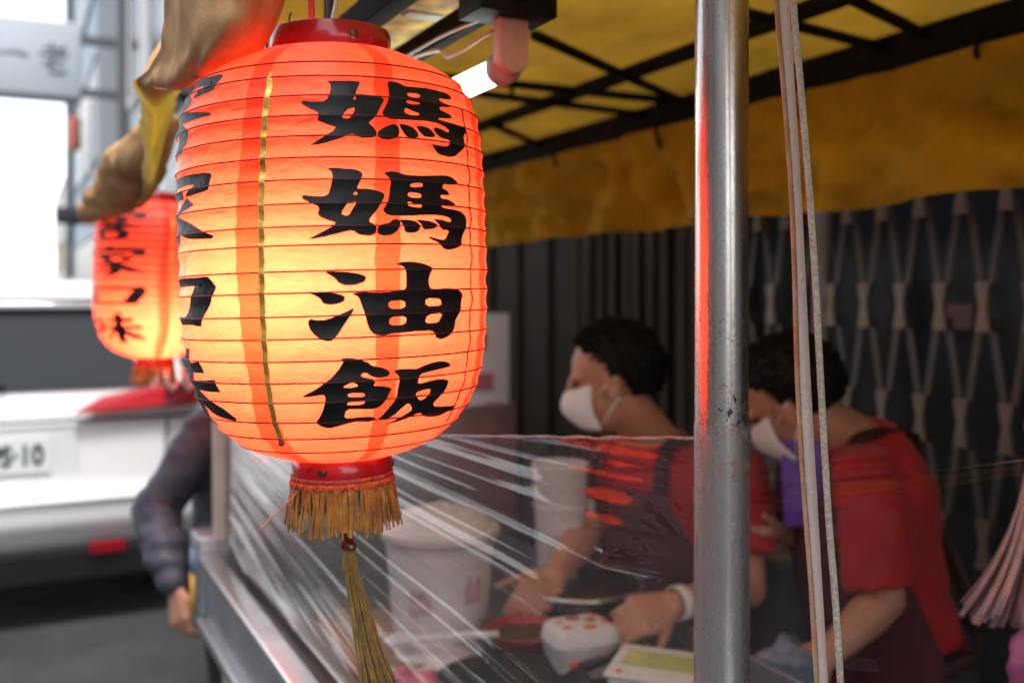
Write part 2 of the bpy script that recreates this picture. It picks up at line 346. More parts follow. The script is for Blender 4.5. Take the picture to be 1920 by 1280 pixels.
def pole_material():
    m = mat('scuffed steel pole', (0.50, 0.475, 0.45), 0.27, 0.95, aniso=0.0)
    t = m.node_tree; b = t.nodes['Principled BSDF']; L = t.links.new
    tc = t.nodes.new('ShaderNodeTexCoord')
    def nz(scale, sx, lo, hi, det=7):
        mp = t.nodes.new('ShaderNodeMapping'); mp.inputs['Scale'].default_value = sx; L(tc.outputs['Object'], mp.inputs[0])
        n = t.nodes.new('ShaderNodeTexNoise'); n.inputs['Scale'].default_value = scale; n.inputs['Detail'].default_value = det; n.inputs['Roughness'].default_value = 0.7; L(mp.outputs[0], n.inputs['Vector'])
        r = t.nodes.new('ShaderNodeValToRGB'); r.color_ramp.elements[0].position = lo; r.color_ramp.elements[1].position = hi; L(n.outputs['Fac'], r.inputs[0]); return r.outputs[0]
    def band(z0, z1):
        s = t.nodes.new('ShaderNodeSeparateXYZ'); L(tc.outputs['Object'], s.inputs[0])
        r = t.nodes.new('ShaderNodeMapRange'); r.inputs[1].default_value = z0; r.inputs[2].default_value = z1; L(s.outputs[2], r.inputs[0]); return r.outputs[0]
    def mul(a, c):
        x = t.nodes.new('ShaderNodeMath'); x.operation = 'MULTIPLY'; L(a, x.inputs[0]); L(c, x.inputs[1]); return x.outputs[0]
    def mix(fac, base, c):
        x = t.nodes.new('ShaderNodeMix'); x.data_type = 'RGBA'; L(fac, x.inputs[0])
        if isinstance(base, tuple): x.inputs[6].default_value = (*base, 1)
        else: L(base, x.inputs[6])
        x.inputs[7].default_value = (*c, 1); return x.outputs[2]
    spots = nz(150, (1, 1, 1), 0.545, 0.575)                                          # black specks of old glue, only round the old tape
    zone = mul(nz(20, (1, 1, 0.6), 0.50, 0.56), mul(band(1.45, 1.48), band(1.60, 1.54)))
    f1 = mul(spots, zone)
    rust = mul(nz(36, (1, 1, 1.4), 0.55, 0.63), mul(band(1.40, 1.43), band(1.50, 1.46)))
    pits = nz(420, (1, 1, 0.5), 0.64, 0.69, 3)
    c = mix(rust, (0.60, 0.57, 0.54), (0.33, 0.13, 0.035))
    c = mix(f1, c, (0.015, 0.013, 0.012))
    x = t.nodes.new('ShaderNodeMath'); x.operation = 'MULTIPLY'; x.inputs[1].default_value = 0.6; L(pits, x.inputs[0])
    c = mix(x.outputs[0], c, (0.16, 0.14, 0.12))
    L(c, b.inputs['Base Color'])
    mx = t.nodes.new('ShaderNodeMath'); mx.operation = 'MAXIMUM'; L(rust, mx.inputs[0]); L(f1, mx.inputs[1])
    mr = t.nodes.new('ShaderNodeMapRange'); mr.inputs[3].default_value = 0.96; mr.inputs[4].default_value = 0.0; L(mx.outputs[0], mr.inputs[0]); L(mr.outputs[0], b.inputs['Metallic'])
    r2 = nz(40, (1, 1, 0.25), 0.3, 0.7); mr2 = t.nodes.new('ShaderNodeMapRange'); mr2.inputs[3].default_value = 0.20; mr2.inputs[4].default_value = 0.33; L(r2, mr2.inputs[0]); L(mr2.outputs[0], b.inputs['Roughness'])
    mp = t.nodes.new('ShaderNodeMapping'); mp.inputs['Scale'].default_value = (1, 1, 0.6); L(tc.outputs['Object'], mp.inputs[0])
    n2 = t.nodes.new('ShaderNodeTexNoise'); n2.inputs['Scale'].default_value = 260; n2.inputs['Detail'].default_value = 3; L(mp.outputs[0], n2.inputs['Vector'])
    bp = t.nodes.new('ShaderNodeBump'); bp.inputs['Strength'].default_value = 0.12; bp.inputs['Distance'].default_value = 0.001; L(n2.outputs['Fac'], bp.inputs['Height']); L(bp.outputs[0], b.inputs['Normal'])
    return m
M['pole'] = pole_material()

# ------------------------------------------------------------------ ground
bm = bmesh.new()
bmesh.ops.create_grid(bm, x_segments=40, y_segments=40, size=250)
tag(build('road', bm, M['asphalt'], smooth=False), 'dark asphalt street surface', kind='structure')

# ------------------------------------------------------------------ far buildings on the left
def facade(name, label, p0, p1, depth, h, wall, rows, cols, bands, frame):
    """a block whose street face runs from p0 to p1; windows > frame are built as parts"""
    t = empty(name, (*p0, 0), label, 'building')
    a, b = Vector((*p0, 0)), Vector((*p1, 0)); u = (b - a).normalized(); v = Vector((0, 0, 1)).cross(u)
    L = (b - a).length
    m = bmesh.new(); add_box(m, a + u * L / 2 + v * depth / 2 + Vector((0, 0, h / 2)), (L, depth, h), (u, v, Vector((0, 0, 1)))); build('wall', m, wall, t, False)
    cw = L / cols; rh = h / rows
    for i in range(cols):
        for j in range(rows):
            c = a + u * (i + 0.5) * cw + Vector((0, 0, (j + 0.55) * rh))
            m = bmesh.new(); add_box(m, c - v * 0.015, (cw * 0.62, 0.05, rh * 0.55), (u, v, Vector((0, 0, 1)))); w_ = build('window', m, M['darkglass'], t, False)
            m = bmesh.new()
            for k in (-1, 1):
                add_box(m, c - v * 0.03 + u * k * cw * 0.33, (0.07, 0.09, rh * 0.6), (u, v, Vector((0, 0, 1))))
                add_box(m, c - v * 0.031 + Vector((0, 0, k * rh * 0.29)), (cw * 0.58, 0.08, 0.07), (u, v, Vector((0, 0, 1))))
            build('frame', m, frame, w_, False)
    for z in bands:
        m = bmesh.new(); add_box(m, a + u * L / 2 - v * 0.06 + Vector((0, 0, z)), (L, 0.2, 0.12), (u, v, Vector((0, 0, 1)))); build('ledge', m, M['midgrey'], t, False)
    return t
def P2(px, Y): return ((px - 960) / F * Y, Y)
# houses further along the stall's side of the street: faces along D, bodies towards N
def row_house(name, label, s0, s1, n, depth, h, wall, rows, cols, bands, frame):
    a, b_ = st(s1, n, 0), st(s0, n, 0)
    return facade(name, label, (a.x, a.y), (b_.x, b_.y), depth, h, wall, rows, cols, bands, frame)
row_house('pale_building', 'pale green grey block seen edge on beyond the rolled awning', 7.0, 13.4, 1.0, 8, 16, M['palewall'], 5, 3, (3.4, 6.6), M['white'])
t = row_house('grey_tower', 'tall blue grey building with a dark bay behind the pale hanging sign', 13.5, 29, 1.0, 10, 26, M['bluegrey'], 8, 1, (), M['bluegrey'])
for s0, s1, mm in ((13.5, 17.2, 'midgrey'), (27.5, 29.05, 'carblack')):
    m = bmesh.new(); add_box(m, st((s0 + s1) / 2, 0.93, 13.1), (s1 - s0, .16, 26.2), (D, N, Vector((0, 0, 1)))); build('bay', m, M[mm], t, False)
row_house('tan_house', 'low tan house at the far end of the street under the white sky', 31, 40, 1.0, 8, 5.2, mat('tan wall', (0.45, 0.33, 0.22), 0.8), 2, 2, (), M['white'])
for k, (s0, s1, h_, c_) in enumerate(((-22, -12.2, 7, (.36, .34, .31)), (-12, -4.2, 6, (.45, .44, .42)), (-4, 5.8, 6.4, (.33, .32, .31)))):  # unseen houses opposite, added to cut the skylight reaching the stall
    a, b_ = st(s0, -6.8, 0), st(s1, -6.8, 0)
    facade('unseen_town_house', ('tall beige town house', 'pale grey town house', 'broad grey town house', 'cream town house', 'blue grey town house')[k] + ' on the far side of the street, unseen, added to block skylight', (a.x, a.y), (b_.x, b_.y), 7, h_, mat('town house wall', c_, .8, var=.1, vs=1), 3, 3, (3.3,), M['white'])
# projecting shop sign on two arms
v, u = -D, N
p0, p1 = st(14.0, -1.25, 0), st(14.0, .42, 0); Ls = (p1 - p0).length; a = Vector((p0.x, p0.y, 4.77)); mid = (p0 + p1) / 2 + Vector((0, 0, 4.77))
t = empty('hanging_sign', mid, 'pale rectangular shop sign with grey brushed lettering hanging over the street', 'sign')
m = bmesh.new(); add_box(m, mid, (Ls, 0.16, 1.02), (u, v, Vector((0, 0, 1))), 0.03); build('panel', m, M['sign'], t)
m = bmesh.new(); add_box(m, mid - Vector((0, 0, 0.54)), (Ls, 0.2, 0.07), (u, v, Vector((0, 0, 1)))); build('lower_edge', m, M['midgrey'], t, False)
for z in (0.30, -0.42):
    m = bmesh.new(); add_box(m, p1 + u * .29 + Vector((0, 0, 4.77 + z)), (.62, .10, .12), (u, v, Vector((0, 0, 1)))); build('bracket', m, M['midgrey'], t, False)
GLYPH = {
 'yi': [[(.02, .5, .07), (.3, .56, .1), (.7, .58, .12), (.98, .5, .16)]],
 'lao': [[(.18, .8, .09), (.72, .83, .11)], [(.45, 1, .1), (.44, .62, .09)], [(.05, .6, .08), (.95, .63, .12)], [(.86, .92, .1), (.5, .5, .09), (.1, .22, .04)], [(.42, .42, .1), (.42, .06, .1), (.9, .08, .11)], [(.8, .4, .1), (.46, .26, .06)]],
 'ke': [[(.48, 1.02, .1), (.54, .88, .12)], [(.1, .86, .08), (.05, .68, .14)], [(.1, .85, .07), (.86, .87, .12), (.98, .78, .13), (.80, .68, .03)], [(.44, .8, .09), (.18, .5, .04)], [(.38, .69, .07), (.74, .70, .12), (.52, .5, .11), (.08, .33, .03)], [(.34, .6, .06), (.62, .48, .13), (1.02, .40, .03)], [(.3, .32, .1), (.35, .02, .12)], [(.3, .3, .09), (.72, .31, .14), (.66, .02, .14)], [(.33, .05, .09), (.68, .05, .09)]],
 'jia': [[(.48, 1.02, .1), (.54, .88, .12)], [(.1, .86, .08), (.05, .68, .14)], [(.1, .85, .07), (.86, .87, .13), (.98, .78, .14), (.80, .68, .03)], [(.24, .68, .07), (.76, .7, .1)], [(.5, .66, .1), (.12, .44, .03)], [(.42, .58, .08), (.62, .36, .14), (.56, .06, .12), (.38, .1, .02)], [(.52, .46, .09), (.12, .22, .03)], [(.56, .32, .09), (.1, .02, .03)], [(.84, .6, .12), (.6, .42, .04)], [(.6, .44, .05), (.8, .24, .15), (1.04, .12, .03)]],
 'kou': [[(.1, .86, .12), (.2, .1, .17)], [(.1, .82, .1), (.82, .86, .14), (.96, .78, .16), (.8, .1, .18)], [(.2, .17, .11), (.8, .17, .12)]],
 'wei': [[(.03, .76, .09), (.09, .36, .1)], [(.03, .73, .08), (.32, .76, .1), (.28, .36, .1)], [(.08, .41, .08), (.28, .41, .08)], [(.44, .76, .07), (.86, .8, .12)], [(.38, .54, .07), (.98, .58, .13)], [(.64, 1.02, .11), (.66, .02, .12)], [(.62, .52, .1), (.36, .14, .03)], [(.66, .52, .06), (.84, .3, .15), (1.04, .16, .03)]],
}
GW = 1.0
def glyph_polys(g):
    """brush strokes of a character -> outline polygons in a unit square"""
    out = []
    for s in GLYPH[g]:
        pts = [Vector((x, y)) for x, y, _ in s]; wd = [q[2] for q in s]
        n = max(8, 5 * (len(pts) - 1)); left, right = [], []
        P3 = [Vector((p.x, p.y, w_ * GW)) for p, w_ in zip(pts, wd)]
        for i in range(n + 1):
            tt = i / n * (len(pts) - 1); p = cr(P3, tt) if len(P3) > 2 else P3[0].lerp(P3[1], i / n)
            k = min(int(tt), len(pts) - 2); d = (pts[k + 1] - pts[k]).normalized(); nn = Vector((-d.y, d.x))
            left.append(Vector((p.x, p.y)) + nn * p.z / 2); right.append(Vector((p.x, p.y)) - nn * p.z / 2)
        out.append(list(zip(left, right)))
    return out
for g, off in (('yi', 0.62), ('lao', 1.13)):
    m = bmesh.new()
    for k, st_ in enumerate(glyph_polys(g)):
        rr = []
        for l, r_ in st_:
            row = []
            for q in (l, r_):
                p = a + u * (off + q.x * 0.40) + v * (0.084 + 0.002 * k); p.z = mid.z - 0.22 + q.y * 0.42; row.append(m.verts.new(p))
            rr.append(row)
        for x, y in zip(rr[:-1], rr[1:]): m.faces.new((x[0], x[1], y[1], y[0]))
    build('character', m, M['sign_ink'], t, False)
# white sign box and dark projecting canopy on the tower
t = empty('sign_box', at(198, 260, 20), 'white upright sign box fixed to the grey tower below the hanging sign', 'sign')
m = bmesh.new(); add_box(m, at(198, 260, 20), (0.85, 0.4, 1.5), None, 0.04); build('box', m, M['white'], t)
m = bmesh.new(); add_box(m, at(204, 262, 19.79), (0.30, 0.03, 0.7)); build('grey_print', m, mat('grey print', (0.5, 0.5, 0.5), 0.6), t, False)
t = empty('small_canopy', at(142, 405, 16), 'small black canopy box sticking out below the white sign box', 'canopy')
m = bmesh.new(); add_box(m, at(142, 405, 16), (0.46, 0.5, 0.26), None, 0.03); build('box', m, M['carblack'], t)
m = bmesh.new(); add_tube(m, [at(163, 405, 16), at(168, 405, 24.8)], 0.04); build('arm', m, M['carblack'], t)
t = empty('red_sign', at(141, 250, 22.5), 'small faded red sign on the edge of the grey tower', 'sign')
m = bmesh.new(); add_box(m, at(141, 250, 22.5), (0.16, 0.3, 0.75), None, 0.03); build('panel', m, mat('faded red sign', (0.6, 0.16, 0.1), 0.6), t)
m = bmesh.new(); add_tube(m, [at(141, 258, 22.5), at(150, 258, 24.6)], 0.04); build('bracket', m, M['midgrey'], t)

# ------------------------------------------------------------------ the shop front behind the stall
t = empty('shop_front', st(1.5, 2.0, 0), 'dark shop front with brown panels and glass behind the food stall', 'building')
def wallbox(name, s0, s1, n0, n1, z0, z1, m, bev=0.0, parent=None):
    b = bmesh.new(); add_box(b, st((s0 + s1) / 2, (n0 + n1) / 2, (z0 + z1) / 2), (s1 - s0, n1 - n0, z1 - z0), (D, N, Vector((0, 0, 1))), bev)
    return build(name, b, m, parent or t, False)
wallbox('glass', -1.6, 1.95, 2.0, 2.06, 0, 2.7, M['darkglass'])
wallbox('brown_panel', 3.05, 5.4, 1.96, 2.06, 0, 2.7, M['darkwall'])
for k in range(7): wallbox('batten', 3.1 + k * 0.33, 3.13 + k * 0.33, 1.94, 1.965, 0, 2.7, M['darkwall'])
wallbox('dark_recess', 1.6, 3.6, 2.3, 2.36, 0, 2.7, M['darkwall'])
wallbox('shading_overhang', -6.5, 6.8, 1.42, 2.4, 2.72, 11.0, M['facade'])  # brought forward as an overhang, added to keep skylight off the gate
wallbox('unseen_side_wall', -6.5, -1.62, 1.95, 2.3, 0, 2.695, M['facade'])  # out of view, added to block light from the right
wallbox('column', 5.4, 5.75, 1.75, 2.3, 0, 2.7, M['facade'])  # added grey upright standing in for strips of outside light
wallbox('corner_strip', 5.05, 5.2, 1.85, 1.95, 0, 2.7, M['beige'])
for s0, z0, ss in ((0.62, 1.55, 0.05), (0.75, 1.52, 0.09), (1.05, 1.5, 0.08), (0.50, 1.8, 0.05)):  # faint blurred lights behind the gate, put in as small coloured boxes
    wallbox('faint_light_patch', s0, s0 + ss, 1.97, 1.998, z0, z0 + 0.07, mat('faint light colour', random.choice([(0.10, 0.13, 0.12), (0.16, 0.05, 0.05), (0.12, 0.11, 0.12)]), 0.5))
# gathered pleats of the closed end of the shutter, each pleat one strip
t = empty('folded_shutter', st(2.5, 1.85, 0), 'greyish brown shutter folded into upright pleats behind the masked man', 'shutter')
for k in range(22):
    s0 = 2.0 + k * 0.048
    b = bmesh.new(); dn = 0.03 * (k % 2) + random.uniform(-0.01, 0.01)
    add_box(b, st(s0 + 0.02, 1.84 + dn, 1.3), (0.034, 0.02, 2.6), ((D + N * (0.5 if k % 2 else -0.5)).normalized(), (N - D * (0.5 if k % 2 else -0.5)).normalized(), Vector((0, 0, 1))))
    build('pleat', b, M['curtain'], t, False)
# accordion gate: crossed bars with waisted bronze plates at the joints
t = empty('accordion_gate', st(1.2, 1.8, 0), 'bronze folding lattice gate drawn across the dark shop glass', 'gate')
SP, S0, DZ, Z0 = 0.131, 0.869, 0.30, 1.566
bar_me = plate_me = None
def gate_bar(p, q, dn):
    global bar_me
    L = (q - p).length
    if bar_me is None:
        b = bmesh.new(); add_box(b, (0, 0, 0), (0.021, 0.006, 1.0)); bar_me = bpy.data.meshes.new('gate_bar'); b.to_mesh(bar_me); b.free(); bar_me.materials.append(M['gate'])
    o = bpy.data.objects.new('lattice_bar', bar_me); COL.objects.link(o); o.parent = t
    z = (q - p).normalized(); x = N.cross(z).normalized(); Mx = Matrix((x, N, z)).transposed().to_4x4()
    o.matrix_local = world_of(t).inverted() @ Matrix.Translation((p + q) / 2 + N * dn) @ Mx @ Matrix.Diagonal((1, 1, L, 1))
def gate_plate(p):
    global plate_me
    if plate_me is None:
        b = bmesh.new(); prof = [(.021, .062), (.016, .03), (.0095, 0), (.016, -.03), (.021, -.062)]
        rings = []
        for w_, z in prof: rings.append([D * -w_ + N * -.005, D * w_ + N * -.005, D * w_ + N * .005, D * -w_ + N * .005])
        rings = [[v_ + Vector((0, 0, z)) for v_ in r_] for r_, (w_, z) in zip(rings, prof)]
        add_rings(b, rings); bmesh.ops.recalc_face_normals(b, faces=b.faces); plate_me = bpy.data.meshes.new('joint_plate'); b.to_mesh(plate_me); b.free(); plate_me.materials.append(M['gate_plate'])
    o = bpy.data.objects.new('joint_plate', plate_me); COL.objects.link(o); o.parent = t
    o.location = p - N * 0.012 - t.location
for i in range(-5, 9):
    for k in range(-2, 3):
        s = S0 + i * SP + (SP / 2 if k % 2 else 0)
        z = Z0 + k * DZ
        gate_plate(st(s, 1.8, z))
        if k < 2:
            for sg in (-1, 1): gate_bar(st(s + sg * 0.012, 1.8, z + 0.03), st(s + sg * (SP / 2 - 0.012), 1.8, z + DZ - 0.03), 0.004 * sg)
for s in (1.44, -0.2, 2.0):
    b = bmesh.new(); add_box(b, st(s, 1.8, 1.2), (0.05, 0.035, 2.4), (D, N, Vector((0, 0, 1))), 0.006); build('channel', b, M['gate_post'], t)
for z in (0.03, 2.40):
    b = bmesh.new(); add_box(b, st(0.9, 1.8, z), (2.3, 0.05, 0.04), (D, N, Vector((0, 0, 1)))); build('rail', b, M['gate_post'], t, False)
# pale posters at the far end of the stall
t = empty('menu_poster', st(3.9, 1.15, 0.75), 'pale menu board with faded red patches standing at the far end of the stall', 'board')
c0 = at(905, 690, 4.55)
m = bmesh.new(); add_box(m, c0, (0.24, 0.02, 0.50), None, 0.004); build('board', m, M['poster'], t)
for dx, dz, sx, sz in ((-.03, .12, .10, .08), (-.02, -.06, .14, .08), (.05, -.18, .08, .05)):
    m = bmesh.new(); add_box(m, c0 + Vector((dx, -.012, dz)), (sx, .004, sz)); build('red_patch', m, mat('faded red patch', (.38, .10, .12), .7), t, False)
for dx in (-.1, .1):
    m = bmesh.new(); add_tube(m, [c0 + Vector((dx, .03, .2)), Vector((c0.x + dx, c0.y + .1, 0))], .012); build('leg', m, M['steel'], t)

# ------------------------------------------------------------------ the stall cart
t = empty('food_cart', st(0.8, 0.35, 0), 'stainless steel food cart with bright edge trim under the yellow awning', 'cart')
SL, NDEP = 1.50, 0.78
AX = (D, N, Vector((0, 0, 1)))
def cb(name, s, n, z, size, m, bev=0.003, par=None, ax=AX):
    b = bmesh.new(); add_box(b, st(s, n, z), size, ax, bev); return build(name, b, m, par or t)
cb('counter_top', SL / 2 - 0.55, NDEP / 2 + 0.01, 0.90, (SL + 1.1, NDEP - 0.02, 0.03), M['counter'])
cb('front_panel', SL / 2 - 0.55, 0.004, 0.925, (SL + 1.1, 0.012, 0.13), M['steel_dark'])
cb('top_trim', SL / 2 - 0.55, 0.0, 1.0, (SL + 1.12, 0.045, 0.022), M['trim'], 0.006)
cb('lower_trim', SL / 2 - 0.55, -0.004, 0.85, (SL + 1.12, 0.035, 0.028), M['trim'], 0.006)
cb('inner_rail', SL / 2 - 0.55, 0.085, 0.965, (SL + 1.1, 0.03, 0.03), M['trim'], 0.005)
cb('rear_panel', SL / 2 - 0.55, NDEP, 0.88, (SL + 1.1, 0.012, 0.15), M['steel_dark'])
cb('end_panel', SL + 0.005, NDEP / 2 + 0.03, 1.10, (0.012, NDEP - 0.04, 0.42), M['steel'])
cb('end_box', SL + 0.07, 0.03, 0.94, (0.11, 0.10, 0.20), M['steel_dark'], 0.008)
cb('corner_post', SL + 0.02, 0.03, 1.20, (0.028, 0.028, 0.34), M['beige'], 0.004)
cb('sticker', SL + 0.075, -0.0225, 0.90, (0.05, 0.003, 0.085), M['yellow'], 0)
cb('sticker', SL + 0.075, -0.0225, 0.975, (0.05, 0.003, 0.05), M['blue'], 0)
cb('lower_shelf', SL / 2 - 0.55, NDEP / 2, 0.35, (SL + 1.0, NDEP - 0.1, 0.02), M['steel_dark'])
for s in (-0.98, SL - 0.03):
    for n in (0.05, NDEP - 0.05): cb('leg', s, n, 0.42, (0.04, 0.04, 0.84), M['trim'], 0.004)

# ------------------------------------------------------------------ awning frame
t = empty('awning_truss', st(1.0, 0.9, 0), 'dark rusty steel frame of beams and thin rods holding the yellow awning', 'frame')
def bar(name, p, q, w_, h, m=None, par=None):
    b = bmesh.new(); z = (q - p).normalized(); x = z.cross(Vector((0, 0, 1))).normalized(); y = x.cross(z)
    add_box(b, (p + q) / 2, (w_, (q - p).length, h), (x, z, y), min(w_, h) * 0.12); return build(name, b, m or M['brownsteel'], par or t)
ZR = 2.13
def onroof(px, py, z=ZR):
    Y = (z - CZ) * F / (HY - py); return Vector(((px - 960) / F * Y, Y, z))
bar('beam', st(-2.3, 1.30, 2.115), st(3.6, 1.30, 2.115), 0.055, 0.075)
bar('beam', st(-2.3, -0.18, 2.14), st(0.35, -0.14, 2.14), 0.03, 0.03)
bar('beam', st(0.35, -0.14, 2.14), st(2.2, 0.08, 2.14), 0.03, 0.03)
bar('purlin', st(-2.3, 0.97, 2.145), st(3.2, 0.97, 2.145), 0.032, 0.03)
bar('purlin', st(0.1, 0.42, 2.15), st(2.7, 0.42, 2.15), 0.024, 0.022)
for p, q in (((1000, 65), (1300, 200)), ((870, 172), (1262, 222)), ((1600, 0), (1735, 66)), ((1370, 18), (1665, 92)), ((920, 232), (1035, 282)), ((920, 292), (985, 295)), ((340, 180), (480, 250))):
    p, q = onroof(*p), onroof(*q); bar('rod', p, q, 0.018, 0.018)
for s in (2.25, 1.5): bar('cross_rod', st(s, 0.1, 2.15), st(s + .5 * (s > 2), 1.28, 2.15), 0.02, 0.02)
bar('hanger', onroof(960, 178), onroof(960, 178) + Vector((0, 0.001, 0.12)), 0.012, 0.012)
for s in (-2.2, 3.5): bar('rear_post', st(s, 1.3, 0), st(s, 1.301, 2.09), 0.05, 0.05)
b = bmesh.new()
for s in (0.45, 0.95, 1.5, 2.1, 2.8):
    p = st(s, 1.262, 2.06); add_tube(b, [p + Vector((0, 0, .05)), p + Vector((0, 0, .0)) - N * .03, p - Vector((0, 0, .05)) - N * .012], 0.006, 6)
build('hook', b, M['brownsteel'], t)['kind'] = 'stuff'

# awning cloth
aw = empty('awning_tarp', st(1.0, 0.5, 2.17), 'yellow awning tarp with hanging rear valance and brown rolled front edge', 'awning')
b = bmesh.new()
def roofdisp(p, u, v): return Vector((0, 0, 0.018 * fbm(p, 3.0) + 0.012 * math.sin(p.dot(D) * 9) * math.sin(p.dot(N) * 7)))
sheet(b, [[st(s, n + (nf if r_ == 0 else 0), 2.185 - 0.02 * (n > 1.2)) for s, nf in zip(ss_, (-.06, -.05, .05, .16, .24))] for r_, (n, ss_) in enumerate(((-0.16, (-2.4, -0.6, 0.5, 1.4, 2.3)), (0.4, (-2.4, -0.5, 0.8, 1.9, 2.8)), (0.9, (-2.4, -0.4, 1.0, 2.2, 3.2)), (1.34, (-2.4, -0.3, 1.2, 2.6, 3.7))))], 120, 50, roofdisp)
build('roof_sheet', b, M['roof_tarp'], aw)
b = bmesh.new()
def valdisp(p, u, v):
    s = p.dot(D); z = p.z
    a = fbm((s * 2.2, z * 3.2, 1.3), 1.6) * 0.07 + 0.036 * math.sin(s * 9 + z * 14 + 2 * fbm((s, z, 0), 2)) * v + 0.012 * fbm((s * 6, z * 9, 4), 1.5)
    q1, q2 = s + .75 * z, z - .75 * s
    a += .12 * (.22 - abs(noise.noise(Vector((q1 * 1.6, q2 * 5.5, 2.0))))) + .05 * (.2 - abs(noise.noise(Vector((q1 * 4 + q2, q2 * 9, 6.0)))))
    return N * a * (.25 + .75 * min(1, v * 3)) + Vector((0, 0, 0.004 * math.sin(s * 7) * v))
sheet(b, [[st(s, 1.262 - 0.02 * k, 2.075 - 0.145 * k) for s in (-2.3, -0.3, 1.4, 2.7, 3.6)] for k in range(3)], 220, 30, valdisp)
build('rear_valance', b, M['valance'], aw)
def canv(p, u, v):
    return Vector((1, 0.4, 0.2)) * (0.007 * fbm(p, 8) + 0.0022 * math.sin(u * 26 + 9 * v + 5 * fbm(p, 7)) * (0.3 + v * 0.7))
b = bmesh.new()
rows = [[(345, -260, .98), (410, -260, .90), (500, -260, .87), (600, -260, .93)],
        [(325, -130, .98), (395, -130, .86), (490, -130, .82), (585, -130, .90)],
        [(304, -15, 1.0), (370, -15, .87), (450, -20, .83), (550, -20, .92)],
        [(307, 55, 1.02), (372, 60, .87), (445, 55, .84), (522, 45, .92)],
        [(288, 112, 1.08), (350, 120, .92), (425, 112, .89), (500, 88, .95)],
        [(249, 150, 1.15), (330, 165, 1.0), (402, 143, .97), (484, 108, .985)],
        [(258, 152, 1.19), (335, 156, 1.12), (407, 132, 1.08), (490, 95, 1.05)],
        [(300, 60, 1.22), (370, 60, 1.17), (435, 35, 1.13), (525, -5, 1.09)],
        [(340, -60, 1.22), (400, -60, 1.18), (470, -80, 1.14), (560, -90, 1.1)]]
sheet(b, [[at(*c) for c in r] for r in rows], 90, 110, canv)
o = build('rolled_front_edge', b, [M['canvas'], M['canvas_in']], aw); 
b = bmesh.new()
rows = [[(250, 149, 1.16), (292, 166, 1.15), (338, 166, 1.2)],
        [(262, 200, 1.30), (295, 212, 1.27), (332, 182, 1.40)],
        [(264, 270, 1.50), (290, 292, 1.47), (322, 232, 1.72)],
        [(268, 345, 1.75), (286, 352, 1.74), (308, 310, 1.95)],
        [(252, 392, 1.98), (268, 388, 1.98), (286, 368, 2.05)]]
sheet(b, [[at(*c) for c in r] for r in rows], 40, 60, lambda p, u, v: Vector((.4, .2, 0)) * 0.012 * fbm(p, 9))
build('hanging_lining', b, M['canvas_in'], aw)
b = bmesh.new()
pts = [at(318, 225, 1.62), at(292, 262, 1.70), at(262, 300, 1.85), at(230, 340, 2.0), at(204, 370, 2.15), at(182, 388, 2.28), at(166, 398, 2.5)]
add_tube(b, [cr(pts, k * (len(pts) - 1) / 80) for k in range(81)], [(.010 + .041 * math.sin(min(1, k / 18) * math.pi / 2)) * (1 - .62 * max(0, (k - 22) / 18) + .10 * math.sin(k * .9)) for k in [q / 2 for q in range(81)]], 48)
for v_ in b.verts: v_.co += Vector((1, .3, .4)) * (0.016 * fbm(v_.co, 8) + .010 * (abs(noise.noise(Vector((v_.co.x * 26, v_.co.y * 5, v_.co.z * 26)))) - .2))
build('tied_roll', b, M['canvas'], aw)

# ------------------------------------------------------------------ fluorescent lamp
e = at(945, 128, 1.20)
lamp = empty('fluorescent_lamp', e, 'lit fluorescent tube in an aged socket under the awning', 'lamp')
far = e + D * 0.62
b = bmesh.new(); add_tube(b, [e + D * 0.012, far], 0.0155, 20); build('glass_tube', b, M['tube'], lamp)
for q, sg in ((e, -1), (far, 1)):
    b = bmesh.new(); add_lathe(b, [(.001, -.012), (.017, -.012), (.0205, -.006), (.0205, .010), (.016, .014), (.001, .014)], q, 24, axis=D * -sg); build('socket_ring', b, M['ring'], lamp)
    b = bmesh.new()
    # the socket: a rounded tongue hanging down from the batten
    prof = [Vector((.0195 * math.cos(a_), .008 + .0195 * math.sin(a_))) for a_ in [math.pi + k * math.pi / 10 for k in range(11)]] + [Vector((.0195, .055)), Vector((-.0195, .055))]
    rings = [[q + D * (sg * dd) + N * (p_.x * sc_) + Vector((0, 0, p_.y * sc_)) for p_ in prof] for dd, sc_ in ((.008, .94), (.011, 1), (.026, 1), (.030, .9))]
    add_rings(b, rings); autosmooth(build('lamp_socket', b, M['socket'], lamp), 25)
def lbar(name, s0, s1, n, z, w_, h, m):
    b = bmesh.new(); add_box(b, e + D * (s0 + s1) / 2 + N * n + Vector((0, 0, z)), (s1 - s0, w_, h), AX, .002); return build(name, b, m, lamp)
lbar('batten', -0.005, 0.85, -0.055, 0.095, 0.06, 0.012, M['batten'])
lbar('paint_patch', 0.115, 0.14, -0.055, 0.0875, 0.05, 0.003, M['battenwhite'])
lbar('side_angle', -0.06, 0.95, -0.105, 0.10, 0.030, 0.035, M['brownsteel'])
lbar('side_angle', -0.06, 0.95, -0.008, 0.082, 0.018, 0.035, M['brownsteel'])
lbar('ballast_box', -0.052, 0.012, -0.005, 0.083, 0.10, 0.060, M['black_steel'])
for n_, z_ in ((-.028, .095), (-.012, .09)): 
    b = bmesh.new(); add_ellipsoid(b, e + D * 0.0125 + N * n_ + Vector((0, 0, z_)), (.004, .004, .004), None, 10)
    build('screw', b, M['trim'], lamp)
